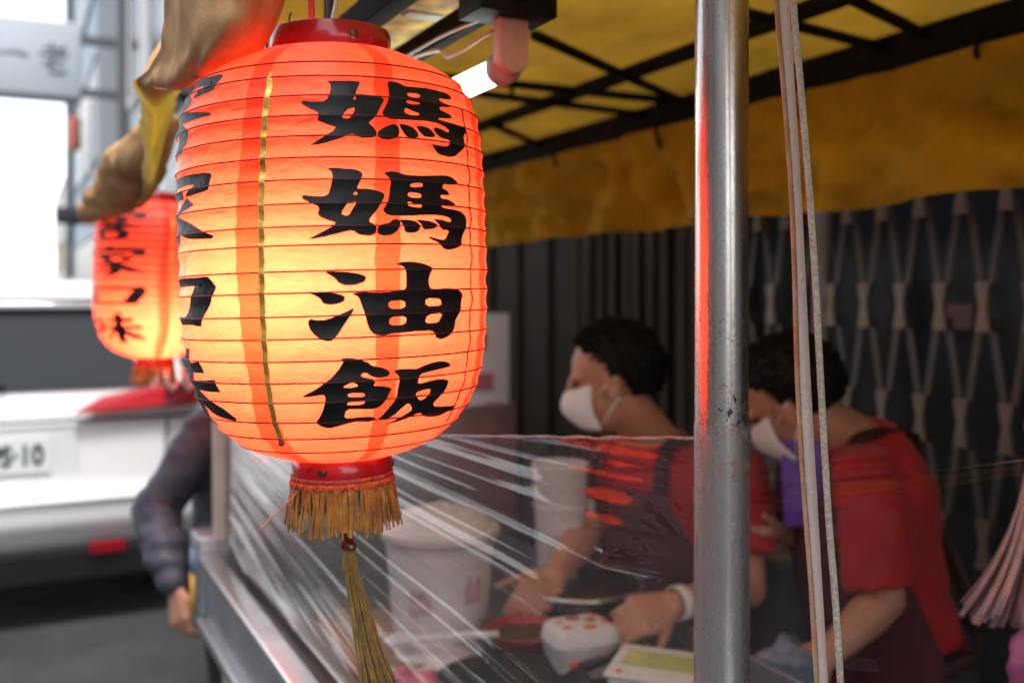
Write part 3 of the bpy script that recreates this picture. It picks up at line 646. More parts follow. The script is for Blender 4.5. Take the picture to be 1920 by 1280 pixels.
b = bmesh.new(); add_tube(b, [cr([e + D * -.01 + N * -.02 + Vector((0, 0, .04)), e + D * .06 + N * -.045 + Vector((0, 0, .022)), e + D * .15 + N * -.03 + Vector((0, 0, .05)), e + D * .32 + N * -.05 + Vector((0, 0, .055)), e + D * .5 + N * -.04 + Vector((0, 0, .07))], k / 6) for k in range(25)], .0022, 6)
build('cable', b, M['whitewire'], lamp)
b = bmesh.new(); add_tube(b, [cr([e + N * -.03 + Vector((0, 0, .055)), e + D * .08 + N * -.05 + Vector((0, 0, .05)), e + D * .3 + N * -.035 + Vector((0, 0, .062))], k / 6) for k in range(13)], .0018, 6)
build('cable', b, M['whitewire'], lamp)
b = bmesh.new(); add_tube(b, [e + D * .4 + N * -.1 + Vector((0, 0, .11)), e + D * .4 + N * -.1 + Vector((0, 0, .27))], .008, 8); add_tube(b, [e + N * -.0 + Vector((0, 0, .12)), e + N * 0 + Vector((0, 0, .27))], .008, 8)
build('hanger_rod', b, M['brownsteel'], lamp)

# ------------------------------------------------------------------ the big lantern (built round its own centre)
PROF = [(.2305, .0590), (.2268, .0745), (.2200, .0905), (.2100, .1105), (.1945, .1285), (.1735, .1395), (.146, .1446), (.10, .1468), (.05, .1472), (-.01, .1464), (-.05, .1436), (-.08, .1383), (-.105, .1285), (-.127, .1120), (-.142, .0930), (-.152, .0705), (-.1575, .0480)]
def rad(z):
    for (z0, r0), (z1, r1) in zip(PROF[:-1], PROF[1:]):
        if z <= z0 and z >= z1:
            i = PROF.index((z0, r0)); p = [Vector((a_, c_, 0)) for a_, c_ in PROF]
            lo, hi = 0.0, 1.0
            for _ in range(24):
                md = (lo + hi) / 2
                if cr(p, i + md).x > z: lo = md
                else: hi = md
            return cr(p, i + lo).y
    return PROF[0][1] if z > PROF[0][0] else PROF[-1][1]
RT = [rad(.2305 - k * (.388 / 1600)) for k in range(1601)]
def rfast(z):
    f = min(max((.2305 - z) / .388 * 1600, 0), 1599.999); i = int(f); return RT[i] + (RT[i + 1] - RT[i]) * (f - i)
LC = Vector((-0.1705, 0.972, 1.600)); ROLL = R(-1.6)
LROT = (0.0, ROLL, 0.0)
# rib heights from where the ribs cross the middle of the front
RIBY = [122, 148, 184, 221, 259, 299, 340, 384, 426, 461, 509, 549, 593, 634, 676, 716, 752, 789, 819, 844]
RIBZ = []
for y in RIBY:
    best = min((abs(HY - (z_ := .230 - k * .0004) * F / (.985 - rfast(z_)) - y), z_) for k in range(965)); RIBZ.append(best[1])
RIBZ = sorted(RIBZ, reverse=True)
def rsurf(z, th=0.0):
    """paper radius: pulled in a little between the ribs"""
    r = rfast(z)
    zs = [.2305] + RIBZ + [-.1575]
    for a_, c_ in zip(zs[:-1], zs[1:]):
        if c_ <= z <= a_:
            f = (a_ - z) / max(a_ - c_, 1e-5); k = math.sin(math.pi * f)
            return r - (.0019 + .0009 * noise.noise(Vector((math.cos(th) * 5, math.sin(th) * 5, a_ * 40)))) * k
    return r
def lp(th, z, off=0.0):
    """th = 0 faces the camera direction (-Y), positive to the right"""
    r = rsurf(z, th) + off
    return Vector((r * math.sin(th), -r * math.cos(th), z))
LM = Matrix.Translation(LC) @ Matrix.Rotation(ROLL, 4, 'Y'); LMI = LM.inverted()
CAMP = Vector((0, 0, CZ))
def px_to_lantern(px, py):
    """where the line of sight of a pixel first meets the lantern: angle, height"""
    d = LMI.to_3x3() @ (at(px, py, 1.0) - CAMP); o_ = LMI @ CAMP
    d = d.normalized(); tt = 0.70
    best = None
    while tt < 1.3:
        p = o_ + d * tt; g = math.hypot(p.x, p.y) - rfast(p.z)
        if -.1575 < p.z < .2305:
            if best is None or g < best[0]: best = (g, tt, p)
            if g <= 0: break
        tt += 0.002
    lo, hi = tt - .002, tt
    if best and best[0] > 0: p = best[2]
    else:
        for _ in range(16):
            md = (lo + hi) / 2; p = o_ + d * md
            if math.hypot(p.x, p.y) - rfast(p.z) > 0: lo = md
            else: hi = md
    return math.atan2(p.x, -p.y), p.z

def make_lantern():
    root = empty('paper_lantern', LC, 'large glowing red paper lantern with black brush lettering hanging in front of the steel pole', 'lantern', 'red paper lanterns hanging along the awning', LROT)
    zs = []
    marks = [.2305] + RIBZ + [-.1575]
    for a_, c_ in zip(marks[:-1], marks[1:]): zs += [a_ + (c_ - a_) * k / 8 for k in range(8)]
    zs.append(-.1575)
    # seams: where a second layer of paper overlaps; edges as (angle at each of a few heights)
    def edge(pts):
        q = sorted([px_to_lantern(*p)[::-1] for p in pts], reverse=True)
        def f(z):
            if z >= q[0][0]: return q[0][1]
            for (z0, a0), (z1, a1) in zip(q[:-1], q[1:]):
                if z >= z1: return a0 + (a1 - a0) * (z0 - z) / max(z0 - z1, 1e-6)
            return q[-1][1]
        return lambda z: f(z) + .012 * noise.noise(Vector((0, 3.1, z * 60)))
    e1 = edge([(478, 125), (466, 160), (452, 250), (444, 350), (440, 450), (445, 560), (456, 660), (472, 740), (490, 820)])
    e2 = edge([(512, 120), (502, 160), (492, 250), (488, 350), (486, 450), (488, 560), (494, 660), (506, 740), (536, 825)])
    e3 = edge([(700, 110), (702, 160), (704, 250), (704, 350), (704, 450), (706, 560), (706, 660), (704, 740), (694, 820)])
    e4 = edge([(728, 110), (738, 160), (748, 250), (752, 350), (752, 450), (752, 560), (749, 660), (742, 740), (724, 820)])
    e5 = lambda z: 1.30 + .02 * noise.noise(Vector((7, 1, z * 50)))
    e6 = lambda z: 1.44 + .02 * noise.noise(Vector((9, 2, z * 50)))
    e7 = lambda z: 2.85; e8 = lambda z: 3.05
    e9 = lambda z: -2.05; e10 = lambda z: -1.90
    tp = lambda f: (lambda z: f(z) - 2 * math.pi)
    edges = [(tp(e8), tp(e8))]
    seq = [(tp(e8), e9, 'paper_panel', 40), (e9, e10, 'paper_seam', 4), (e10, e1, 'paper_panel', 40), (e1, e2, 'paper_seam', 8), (e2, e3, 'paper_panel', 40), (e3, e4, 'paper_seam', 8),
           (e4, e5, 'paper_panel', 30), (e5, e6, 'paper_seam', 4), (e6, e7, 'paper_panel', 50), (e7, e8, 'paper_seam', 6)]
    for fa, fb, nm, n in seq:
        b = bmesh.new(); rows = []
        for z in zs:
            a0, a1 = fa(z), fb(z); rows.append([b.verts.new(lp(a0 + (a1 - a0) * k / n, z)) for k in range(n + 1)])
        for x, y in zip(rows[:-1], rows[1:]):
            for k in range(n): b.faces.new((x[k], y[k], y[k + 1], x[k + 1]))
        build(nm, b, M['paper' if nm == 'paper_panel' else 'seam'], root, True, False, False)
    for z in RIBZ:
        b = bmesh.new(); n = 96
        rings = []
        for k in range(n):
            a_ = 2 * math.pi * k / n; r = rfast(z) + .0004; c_ = Vector((math.sin(a_), -math.cos(a_), 0))
            rings.append([c_ * (r + .0007 * math.cos(q)) + Vector((0, 0, z + .0007 * math.sin(q))) for q in (0, 1.57, 3.14, 4.71)])
        add_rings(b, rings, False, True); build('rib', b, M['rib'], root, True, False)
    # collars
    def collar(nm, r0, r1, z0, z1, m):
        b = bmesh.new(); add_lathe(b, [(r0, z0), (r0 + .001, z0 + .001), (r1 + .001, z1 - .001), (r1, z1), (r1 - .003, z1), (r1 - .003, z0), (r0, z0)], (0, 0, 0), 72)
        return autosmooth(build(nm, b, m, root, True, False), 50)
    tc_ = collar('top_collar', .0575, .0575, .2285, .2525, M['collar'])
    bc_ = collar('bottom_collar', .0475, .0475, -.182, -.1565, M['collar'])
    b = bmesh.new(); add_lathe(b, [(.0455, -.158), (.0455, -.161), (.003, -.161), (.003, -.158)], (0, 0, 0), 48); build('light_stop_disc', b, M['collar'], bc_, True, False)  # disc added to stop bulb light leaking down onto the fringe
    for par, z, r, th in ((tc_, .2395, .0587, .56), (tc_, .2395, .0587, -2.4), (bc_, -.166, .0487, -.22), (bc_, -.166, .0487, 1.55)):
        b = bmesh.new(); d = Vector((math.sin(th), -math.cos(th), 0)); add_lathe(b, [(.0001, .0022), (.003, .0018), (.0046, .0004), (.0048, -.0008)], d * r + Vector((0, 0, z)), 16, axis=d); build('rivet', b, M['rivet'], par, True, False)
    # gold ribbon on the seam, a narrow strip of foil with creases
    b = bmesh.new(); gp = [(508, 134), (504, 165), (499, 200), (495, 250), (492, 320), (490, 400), (490, 460), (491, 540), (494, 620), (499, 690), (507, 750), (518, 800), (530, 830)]
    ctl = [Vector((*px_to_lantern(*p), 0)) for p in gp]; rows = []
    for k in range(161):
        q = cr(ctl, k / 160 * (len(ctl) - 1)); r = rsurf(q.y, q.x); hw = .0026 / r * min(1, .2 + k / 12)
        j = .0001 * math.sin(k * 2.4) + .0004 * noise.noise(Vector((k * .35, 0, 5)))
        rows.append([b.verts.new(lp(q.x + s_ * hw + j * 2, q.y, .0013 + j * s_)) for s_ in (-1, 0, 1)])
    for x, y in zip(rows[:-1], rows[1:]):
        for k in range(2): b.faces.new((x[k], y[k], y[k + 1], x[k + 1]))
    solid(build('gold_ribbon', b, M['gold_foil'], root, False, False), .0003)
    b = bmesh.new(); th, z = px_to_lantern(530, 830); add_ellipsoid(b, lp(th, z, .003), (.0028, .0028, .0028), None, 12); build('pin', b, M['rivet'], root, True, False)
    # lacing thread zigzagging down the right side
    b = bmesh.new(); pts = []
    for i, (z0, z1) in enumerate(zip(RIBZ[2:-2], RIBZ[3:-1])):
        for k in range(4):
            f = k / 4; z = z0 + (z1 - z0) * f; pts.append(lp(1.13 + .055 * math.sin(math.pi * f) * (1 if i % 2 else .6) - .01 * i * .2, z, .0010))
    add_tube(b, pts, .0007, 5); build('lacing_thread', b, M['rib'], root, True, False)
    # lettering traced on the front
    S = 360 / 1317.0
    Z1, Z2 = (540, 130), (540, 480)
    CH = {
     'ma1': (Z1, [[[(255,75),(490,80),(497,92),(460,172),(475,168),(560,178),(640,195),(662,208),(650,235),(600,330),(552,365),(590,395),(612,430),(603,462),(560,472),(490,468),(440,442),(385,465),(240,510),(140,522),(180,500),(345,400),(260,375),(205,352),(200,340),(218,305),(150,270),(95,240),(88,222),(105,213),(160,222),(265,218),(290,150),(292,100)], [(465,260),(405,275),(372,325),(375,335),(418,338),(438,318)], [(458,185),(470,205),(445,208)]],
       [[(680,85),(720,82),(760,95),(800,115),(900,125),(960,130),(1040,150),(1095,165),(1128,195),(1120,210),(1040,200),(1040,215),(1090,245),(1115,258),(1080,262),(1045,258),(1040,275),(1085,295),(1120,315),(1132,335),(1110,340),(1035,335),(1030,345),(1120,370),(1170,385),(1215,410),(1225,430),(1212,460),(1215,505),(1205,550),(1140,608),(1040,585),(1010,545),(985,512),(1050,525),(1090,530),(1107,515),(1105,485),(1050,475),(1010,430),(1000,395),(1060,410),(1105,435),(1112,420),(1080,395),(1020,370),(940,355),(850,350),(760,345),(690,340),(655,320),(643,295),(675,250),(690,200),(692,140)], [(820,162),(900,168),(908,192),(862,197),(820,182)], [(815,212),(905,230),(903,240),(850,240),(812,228)], [(808,262),(850,282),(902,302),(903,318),(835,312),(803,295)]],
       [[(613,428),(680,385),(735,372),(765,395),(768,440),(740,475),(680,485),(616,468)]], [[(760,375),(800,375),(860,395),(895,430),(900,465),(860,475),(810,465),(790,425)]], [[(880,385),(935,390),(985,410),(1015,450),(1005,468),(940,465),(915,440)]]]),
     'ma2': (Z1, [[[(265,678),(310,672),(400,680),(470,685),(515,710),(505,745),(470,820),(520,815),(600,825),(655,845),(668,862),(650,900),(610,970),(548,1040),(600,1065),(612,1090),(600,1130),(560,1142),(490,1135),(440,1100),(380,1115),(240,1150),(130,1168),(180,1140),(345,1058),(260,1030),(198,998),(218,945),(150,915),(100,890),(92,872),(110,860),(170,870),(270,870),(295,800),(305,740),(300,700)], [(475,908),(415,912),(372,970),(370,990),(385,1000),(420,1000),(440,960)], [(465,835),(482,858),(445,858)]],
       [[(655,710),(710,697),(760,705),(800,722),(900,730),(1000,728),(1080,725),(1130,740),(1162,775),(1155,790),(1110,795),(1065,785),(1060,815),(1095,830),(1118,858),(1100,865),(1050,860),(1050,885),(1100,890),(1140,915),(1150,932),(1100,935),(1050,930),(1055,950),(1130,960),(1190,975),(1225,1005),(1232,1040),(1215,1100),(1200,1150),(1190,1200),(1165,1225),(1100,1240),(1060,1225),(1040,1195),(985,1165),(965,1145),(1010,1155),(1060,1170),(1090,1160),(1110,1105),(1055,1100),(1030,1060),(1000,1025),(1060,1030),(1110,1050),(1125,1040),(1110,1015),(1050,1000),(940,998),(830,1005),(700,1003),(665,985),(652,960),(670,930),(690,890),(700,830),(705,770),(690,740)], [(845,782),(922,780),(925,805),(870,810),(838,803)], [(832,840),(905,850),(918,862),(915,882),(850,878),(824,866)], [(820,905),(870,922),(918,932),(915,948),(850,945),(818,930)]],
       [[(615,1128),(612,1085),(640,1060),(690,1055),(720,1030),(760,1025),(772,1050),(760,1100),(720,1135),(660,1142)]], [[(760,1030),(830,1030),(890,1045),(910,1080),(895,1115),(850,1122),(805,1118),(790,1070)]], [[(875,1030),(950,1035),(1010,1050),(1025,1075),(1000,1095),(930,1100),(915,1065)]]]),
     'you': (Z2, [[[(250,108),(300,105),(400,108),(480,118),(530,135),(540,155),(520,180),(450,200),(390,202),(350,185),(320,150)]], [[(145,252),(200,248),(270,250),(340,258),(385,272),(395,292),(375,318),(320,332),(265,335),(235,320),(215,285)]], [[(452,355),(445,385),(400,450),(350,530),(310,575),(285,585),(240,580),(190,550),(150,505),(133,460),(150,430),(190,438),(250,440),(310,420),(390,385)]],
       [[(435,258),(480,248),(600,248),(720,245),(808,232),(815,150),(805,90),(785,68),(738,58),(770,42),(830,37),(900,42),(960,62),(992,80),(975,130),(968,230),(1050,222),(1120,220),(1175,235),(1203,265),(1195,310),(1185,360),(1170,410),(1155,440),(1150,485),(1110,540),(1080,562),(1050,570),(1015,560),(1005,530),(985,510),(880,515),(780,525),(715,530),(670,545),(610,545),(575,525),(550,480),(530,410),(505,330),(485,280)], [(690,310),(805,302),(808,358),(700,362)], [(948,290),(1045,290),(1058,310),(1055,340),(950,345)], [(700,418),(815,412),(808,470),(698,475)], [(958,400),(1060,390),(1045,440),(1030,458),(945,460)]]]),
     'fan': (Z2, [[[(355,702),(430,697),(500,712),(555,732),(570,750),(640,762),(690,780),(705,800),(690,825),(640,835),(580,830),(530,795),(490,825),(590,845),(600,870),(585,890),(650,890),(720,905),(700,940),(650,1020),(600,1050),(500,1050),(400,1052),(385,1115),(480,1105),(560,1100),(600,1103),(590,1125),(540,1138),(490,1130),(400,1150),(320,1175),(270,1182),(220,1165),(190,1138),(215,1110),(245,1040),(258,980),(245,950),(190,960),(80,972),(180,920),(270,860),(340,790),(385,720)], [(440,863),(490,890),(430,905),(370,900)], [(412,940),(525,938),(527,965),(412,968)], [(410,1002),(530,990),(515,1018),(405,1024)]],
       [[(725,788),(770,775),(850,772),(890,775),(950,745),(1020,722),(1080,720),(1118,735),(1122,755),(1090,765),(1000,785),(900,810),(890,880),(960,860),(1030,842),(1090,845),(1110,855),(1095,900),(1050,950),(990,1030),(1080,1030),(1155,1022),(1120,1050),(1040,1095),(980,1103),(930,1098),(900,1070),(790,1125),(655,1162),(720,1130),(850,1060),(855,1040),(830,1005),(800,1030),(720,1100),(595,1135),(680,1060),(740,980),(760,900),(762,820)], [(905,925),(975,908),(980,920),(955,960),(915,993),(880,965),(875,942)]]]),
    }
    def chaikin(p):
        out = []
        for i in range(len(p)):
            a_, c_ = Vector(p[i]), Vector(p[(i + 1) % len(p)]); out += [a_.lerp(c_, .22), a_.lerp(c_, .78)]
        return out
    for key, (org, polys) in CH.items():
        b = bmesh.new()
        for poly in polys:
            loops = [[Vector((q.x * S + org[0], q.y * S + org[1], 0)) for q in chaikin(l)] for l in poly]
            flat = [p for l in loops for p in l]; vs = [b.verts.new(p) for p in flat]
            for tri in tessellate_polygon(loops):
                try: b.faces.new([vs[k] for k in tri])
                except ValueError: pass
        for _ in range(6):
            es = [e_ for e_ in b.edges if e_.calc_length() > 7]
            if not es: break
            bmesh.ops.subdivide_edges(b, edges=es, cuts=1); bmesh.ops.triangulate(b, faces=b.faces)
        for v_ in b.verts:
            th, z = px_to_lantern(v_.co.x, v_.co.y); v_.co = lp(th, z, .0009)
        build('character', b, M['ink'], root, True, False)
    global GW
    GW = 1.2
    def side_char(g, th0, zt, zb, span=R(70)):
        b = bmesh.new(); rad_ = .147
        for k, s_ in enumerate(glyph_polys(g)):
            rows = []
            for l, r_ in s_:
                rows.append([b.verts.new(lp(th0 + (q.x - .5) * span, zb + q.y * (zt - zb), .0009 + .00015 * k)) for q in [l.lerp(r_, f / 3) for f in range(4)]])
            # subdivide along the stroke by the glyph's own samples
            for x, y in zip(rows[:-1], rows[1:]):
                for i in range(3): b.faces.new((x[i], y[i], y[i + 1], x[i + 1]))
        for _ in range(4):
            es = [e_ for e_ in b.edges if e_.calc_length() > .006]
            if not es: break
            bmesh.ops.subdivide_edges(b, edges=es, cuts=1, use_grid_fill=True)
        for v_ in b.verts:
            th = math.atan2(v_.co.x, -v_.co.y); off = max(.0009, .0009)
            v_.co = lp(th, v_.co.z, .0009 + .0003 * noise.noise(v_.co * 3))
        build('character', b, M['ink'], root, True, False, False)
    for g, zt, zb in (('ke', .200, .128), ('jia', .112, .042), ('kou', .020, -.030), ('wei', -.048, -.120)): side_char(g, R(-73), zt, zb)
    # bulb on its wire
    b = bmesh.new(); add_ellipsoid(b, (-.018, -.050, .004), (.020, .020, .025), None, 20); build('bulb', b, M['bulb'], root, True, False)
    b = bmesh.new(); add_tube(b, [(-.018, -.050, .027), (-.010, -.034, .10), (0, 0, .24), (.0, .0, .34)], .003, 8); build('lamp_wire', b, M['blackwire'], root, True, False)
    # hanging wires above the collar
    b = bmesh.new(); add_tube(b, [(-.0595, -.012, .230), (-.058, -.013, .258), (-.048, -.02, .285), (-.040, -.01, .36)], .0011, 6); build('hanging_wire', b, M['blackwire'], root, True, False)
    b = bmesh.new(); add_tube(b, [(-.012, -.03, .235), (-.012, -.02, .42)], .0032, 8); build('hanging_hook', b, M['redcord'], root, True, False)
    b = bmesh.new(); add_tube(b, [(.006, -.04, .245), (.007, -.02, .265), (.012, 0, .31), (.01, .01, .42)], .0022, 8); build('hanging_wire', b, M['whitewire'], root, True, False)
    b = bmesh.new(); add_tube(b, [(-.030, -.048, .250), (-.029, -.046, .259), (-.027, -.047, .261)], .0009, 6); build('hanging_wire', b, M['blackwire'], root, True, False)
    # braid and fringe
    b = bmesh.new(); add_lathe(b, [(.0487, -.1735), (.0497, -.1745), (.0497, -.1770), (.0487, -.1780)], (0, 0, 0), 80); build('navy_braid', b, M['navy'], root, True, False)
    fr = None
    b = bmesh.new()
    n = 110; rings = []
    for k in range(n * 2):
        a_ = math.pi * k / n; c_ = Vector((math.sin(a_), -math.cos(a_), 0)); bump_ = .0007 * (k % 2)
        rings.append([c_ * (.0489 + bump_ + dr) + Vector((0, 0, z)) for dr, z in ((0, -.1778), (.0012, -.1795), (.0012, -.1835), (0, -.1850), (-.002, -.1835), (-.002, -.1795))])
    add_rings(b, rings, False, True); fr = build('fringe', b, M['braid'], root, True, False)
    for k in range(150):
        a_ = 2 * math.pi * (k + random.uniform(-.4, .4)) / 150
        if random.random() < .08: continue
        L_ = random.uniform(.035, .046); fl = random.uniform(.001, .007); tw = random.uniform(-.5, .5); w_ = random.uniform(.0010, .0017)
        if k == 130: fl, L_ = .04, .030
        b = bmesh.new(); rows = []; sw = random.uniform(-.025, .025)
        for i in range(9):
            f = i / 8; r = .0495 + fl * f ** 1.3 + .0006 * math.sin(f * 6 + k); aa = a_ + sw * f + .015 * math.sin(f * 5 + k * 1.7)
            c_ = Vector((math.sin(aa), -math.cos(aa), 0)); tn = Vector((math.cos(aa + tw), math.sin(aa + tw), 0)); nn = Vector((math.sin(aa + tw), -math.cos(aa + tw), 0))
            ww = w_ * (1 + .12 * math.sin(f * 40 + k)); p = c_ * r + Vector((0, 0, -.183 - L_ * f))
            rows.append([p - tn * ww - nn * .0004, p + tn * ww - nn * .0004, p + tn * ww + nn * .0004, p - tn * ww + nn * .0004])
        add_rings(b, rows); build('fringe_strand', b, M['fringe'], fr, False, False)
    # central tassel: cord, knot, bead and a skirt of threads
    b = bmesh.new(); add_tube(b, [(0, 0, -.16), (.002, -.001, -.20), (.004, -.002, -.235)], .0013, 6); build('tassel_cord', b, M['redcord'], root, True, False)
    b = bmesh.new()
    for k in range(5):
        a_ = k * 2.4; cc = Vector((.004 + .003 * math.cos(a_), -.003, -.2325 - .0022 * k)); ax_ = Vector((math.cos(a_ * 1.7), math.sin(a_), .5 * math.sin(a_ * 2))).normalized(); Mx = frame_mat(ax_, cc)
        add_rings(b, [[Mx @ Vector(((.0052 + .0013 * math.cos(q)) * math.cos(w2), (.0052 + .0013 * math.cos(q)) * math.sin(w2), .0013 * math.sin(q))) for q in (0, 1.05, 2.1, 3.14, 4.19, 5.24)] for w2 in [2 * math.pi * j / 16 for j in range(16)]], False, True)
    build('tassel_knot', b, M['redcord'], root, True, False)
    for dx, dz, rr_, mm in ((.002, -.2445, .0052, 'redcord'), (.0068, -.2462, .0056, 'bead')):
        b = bmesh.new(); add_ellipsoid(b, (dx, -.004, dz), (rr_,) * 3, None, 16); build('bead', b, M[mm], root, True, False)
    b = bmesh.new(); lean = Vector((.030, -.004, 0))
    for k in range(190):
        a_ = random.uniform(0, 2 * math.pi); q = math.sqrt(random.random()); L_ = random.uniform(.135, .175); pts = []
        ph = random.uniform(0, 6); fl = .015 * q + random.uniform(-.003, .003); dr = random.uniform(.75, 1.2)
        for i in range(15):
            f = i / 14; body = .0080 * min(1, .6 + 1.6 * f) if f < .25 else .0080
            r = body * q + fl * max(0, f - .2) ** 1.4
            wob = Vector((math.sin(ph + f * 7), math.cos(ph * 1.3 + f * 6), 0)) * .0016 * f
            pts.append(Vector((.0055, -.004, -.2515)) + Vector((math.cos(a_) * r, math.sin(a_) * r, -L_ * f)) + lean * (f ** 1.25) * (.9 + .1 * dr) + wob)
        add_tube(b, pts, .00062, 4, False)
    o_ = build('tassel_thread', b, M['fringe'], root, True, False); o_['kind'] = 'stuff'
    b = bmesh.new(); add_lathe(b, [(.0005, .002), (.004, .001), (.0064, -.004), (.0072, -.012), (.0066, -.018)], (.0055, -.004, -.2505), 20); build('tassel_cap', b, M['fringe'], root, True, False)
    return root
lantern = make_lantern()
# second lantern, further down the awning, turned so that its other column of lettering shows
lan2 = copy_tree(lantern)
lan2.location = at(291, 552, 2.50); lan2.location.z += 0.0
lan2.rotation_euler = (0, R(1), R(47))
lan2['label'] = 'smaller looking red paper lantern hanging further back beside the white car'
for c in children(lan2):
    if c.name.startswith('bulb'): c.location = (.0, 0, -.075)
    if c.name.startswith('tassel') or c.name.startswith('bead') or c.name.startswith('hanging'):
        for d in children(c): bpy.data.objects.remove(d)
        bpy.data.objects.remove(c)
b = bmesh.new()
for dx in (.0, .045): add_tube(b, [(dx, -.06, -.185), (dx + .004, -.06, -.215), (dx + .018, -.06, -.236), (dx + .03, -.06, -.225)], .007, 8)
build('white_tubes', b, M['white'], lan2, True, False)  # two short bent white tubes below the lantern
b = bmesh.new(); add_tube(b, [(0, 0, .26), (.0, .0, .55)], .003, 8); build('hanging_wire', b, M['blackwire'], lan2, True, False)

# ------------------------------------------------------------------ steel pole
PX, PY, PR = at(1353, 550, .942).x, .942, .0251
pole = empty('steel_pole', (PX, PY, 0), 'upright scuffed steel pole wrapped in clear film between the lantern and the workers', 'pole')
b = bmesh.new(); n = 64
add_rings(b, [[Vector((PX + (PR + .00012 * noise.noise(Vector((z * 7, k * .3, 1)))) * math.cos(2 * math.pi * k / n), PY + PR * math.sin(2 * math.pi * k / n), z)) for k in range(n)] for z in [.915 + .02 * q for q in range(63)]])
po = build('tube', b, M['pole'], None); po.parent = pole; po.location = (-PX, -PY, 0)
b = bmesh.new(); add_lathe(b, [(.055, .916), (.055, .924), (.03, .928), (.0256, .95)], (PX, PY, 0), 40); build('base_flange', b, M['trim'], pole)

# ------------------------------------------------------------------ clear plastic film round the stall
film = empty('plastic_film', (PX, PY, .93), 'clear creased stretch film strung along the counter and wrapped round the steel pole', 'plastic film')
A0 = Vector((PX - PR - .0006, PY + .004, 0)); A1 = st(SL + .02, .04, 0); A1.z = 0
FD = (A1 - A0); FL = FD.length; FD.normalize(); FN = Vector((FD.y, -FD.x, 0)); FN = -FN if FN.y > 0 else FN
GP = A0 + FD * (FL * 1.9); GP.z = 1.47        # the creases fan out of a gathered point beyond the far end
def ridge(x, seed):
    """a row of sharp creases: 1D piecewise-linear random profile"""
    i = math.floor(x); f = x - i
    h = lambda k: noise.noise(Vector((k * 7.31 + seed, seed * 3.7, 1.1)))
    return h(i) * (1 - f) + h(i + 1) * f
def filmdisp(s, z):
    q = math.atan2(z - GP.z, FL * 1.9 - s)          # which crease
    rr = (FL * 1.9 - s)
    n_ = noise.noise(Vector((s * 1.1, z * 3, 2.0)))
    a = ridge(q * 120 + .6 * n_, 3) * .026 + ridge(q * 300 + .9 * n_, 8) * .010 + ridge(q * 38 + .4 * n_, 5) * .022
    env = .5 + .5 * noise.noise(Vector((s * 1.7, q * 30, 9)))
    a *= rr / 2.6 * (.13 + .12 * env)
    for fq, sd, hh, ww in ((74, 11, .0034, .06), (160, 12, .0018, .08), (35, 13, .0052, .045)):
        x = q * fq + .30 * n_; i = math.floor(x)
        for k in (i - 1, i, i + 1):
            c_ = k + .5 + .45 * noise.noise(Vector((k * 3.17, sd, 0))); e_ = noise.noise(Vector((k * 1.9 + sd, s * 1.0, 3)))
            if e_ > -.12: a += hh * (e_ + .12) * 2.2 * math.exp(-abs(x - c_) / ww) * (1 if k % 2 else -1)
    a += .004 * fbm((s * 2, z * 5, 3), 1.0) + .036 * math.exp(-s / .32) * ridge(q * 30 + .12 * n_, 17)
    a += min(.030, .26 * max(0, 1.45 - z)) * min(1, s / .16) * math.exp(-max(0, s - .16) / .25)
    near = min(1, s / .10); end = min(1, (FL - s) / .08)
    return a * (.12 + .88 * near) * (.1 + .9 * max(end, 0))
CTL = Vector((-.13, 1.20, 0))
def fpath(s):
    f = s / FL; p = A0 * (1 - f) ** 2 + CTL * 2 * f * (1 - f) + A1 * f * f; d = ((CTL - A0) * (1 - f) + (A1 - CTL) * f).normalized()
    return p, Vector((d.y, -d.x, 0)) * (1 if -d.x < 0 else -1) if False else Vector((-d.y, d.x, 0))
b = bmesh.new(); nu, nv = 330, 440; rows = []
for i in range(nu + 1):
    s = FL * (i / nu) ** 1.35; f = s / FL
    zt = 1.462 + (1.318 - 1.462) * f + .012 * math.sin(math.pi * min(1, f * 1.6)) + .003 * noise.noise(Vector((s * 14, 0, 0))); zb = 1.012
    rows.append([])
    for j in range(nv + 1):
        z = zt + (zb - zt) * j / nv; q_, n_ = fpath(s); p = q_ + n_ * filmdisp(s, z); p.z = z; rows[-1].append(b.verts.new(p))
for x, y in zip(rows[:-1], rows[1:]):
    for j in range(nv): b.faces.new((x[j], y[j], y[j + 1], x[j + 1]))
build('front_sheet', b, M['film'], film, True, True, False)
# rolled, thickened top hem of the sheet
b = bmesh.new(); add_tube(b, [fpath(FL * k / 60)[0] + Vector((0, 0, 1.463 - .144 * k / 60 + .012 * math.sin(math.pi * min(1, k / 60 * 1.6)) + .0015 * noise.noise(Vector((k * .7, 0, 4))))) for k in range(61)], [.0016 + .0006 * math.sin(k * 2.1) for k in range(61)], 6)
build('rolled_hem', b, M['film_wrap'], film)
# wrap round the pole
b = bmesh.new(); n, nz = 120, 220; rows = []
for j in range(nz + 1):
    z = 1.478 - .52 * j / nz; row = []
    for k in range(n):
        a_ = 2 * math.pi * k / n; zz = z + (.006 * noise.noise(Vector((math.cos(a_) * 2, math.sin(a_) * 2, 0))) if j == 0 else 0)
        wr = max(0, 1 - abs(zz - 1.38) / .07)
        d_ = .0009 + .0016 * wr * abs(noise.noise(Vector((math.cos(a_) * 2.6, math.sin(a_) * 2.6, zz * 75)))) + .0009 * wr * ridge(zz * 130 + 3 * a_, 4) + .0006 * abs(noise.noise(Vector((math.cos(a_) * 6, math.sin(a_) * 6, zz * 12))))
        row.append(b.verts.new((PX + (PR + d_) * math.cos(a_), PY + (PR + d_) * math.sin(a_), zz)))
    rows.append(row)
for x, y in zip(rows[:-1], rows[1:]):
    for k in range(n): b.faces.new((x[k], x[(k + 1) % n], y[(k + 1) % n], y[k]))
build('pole_wrap', b, M['film_wrap'], film)
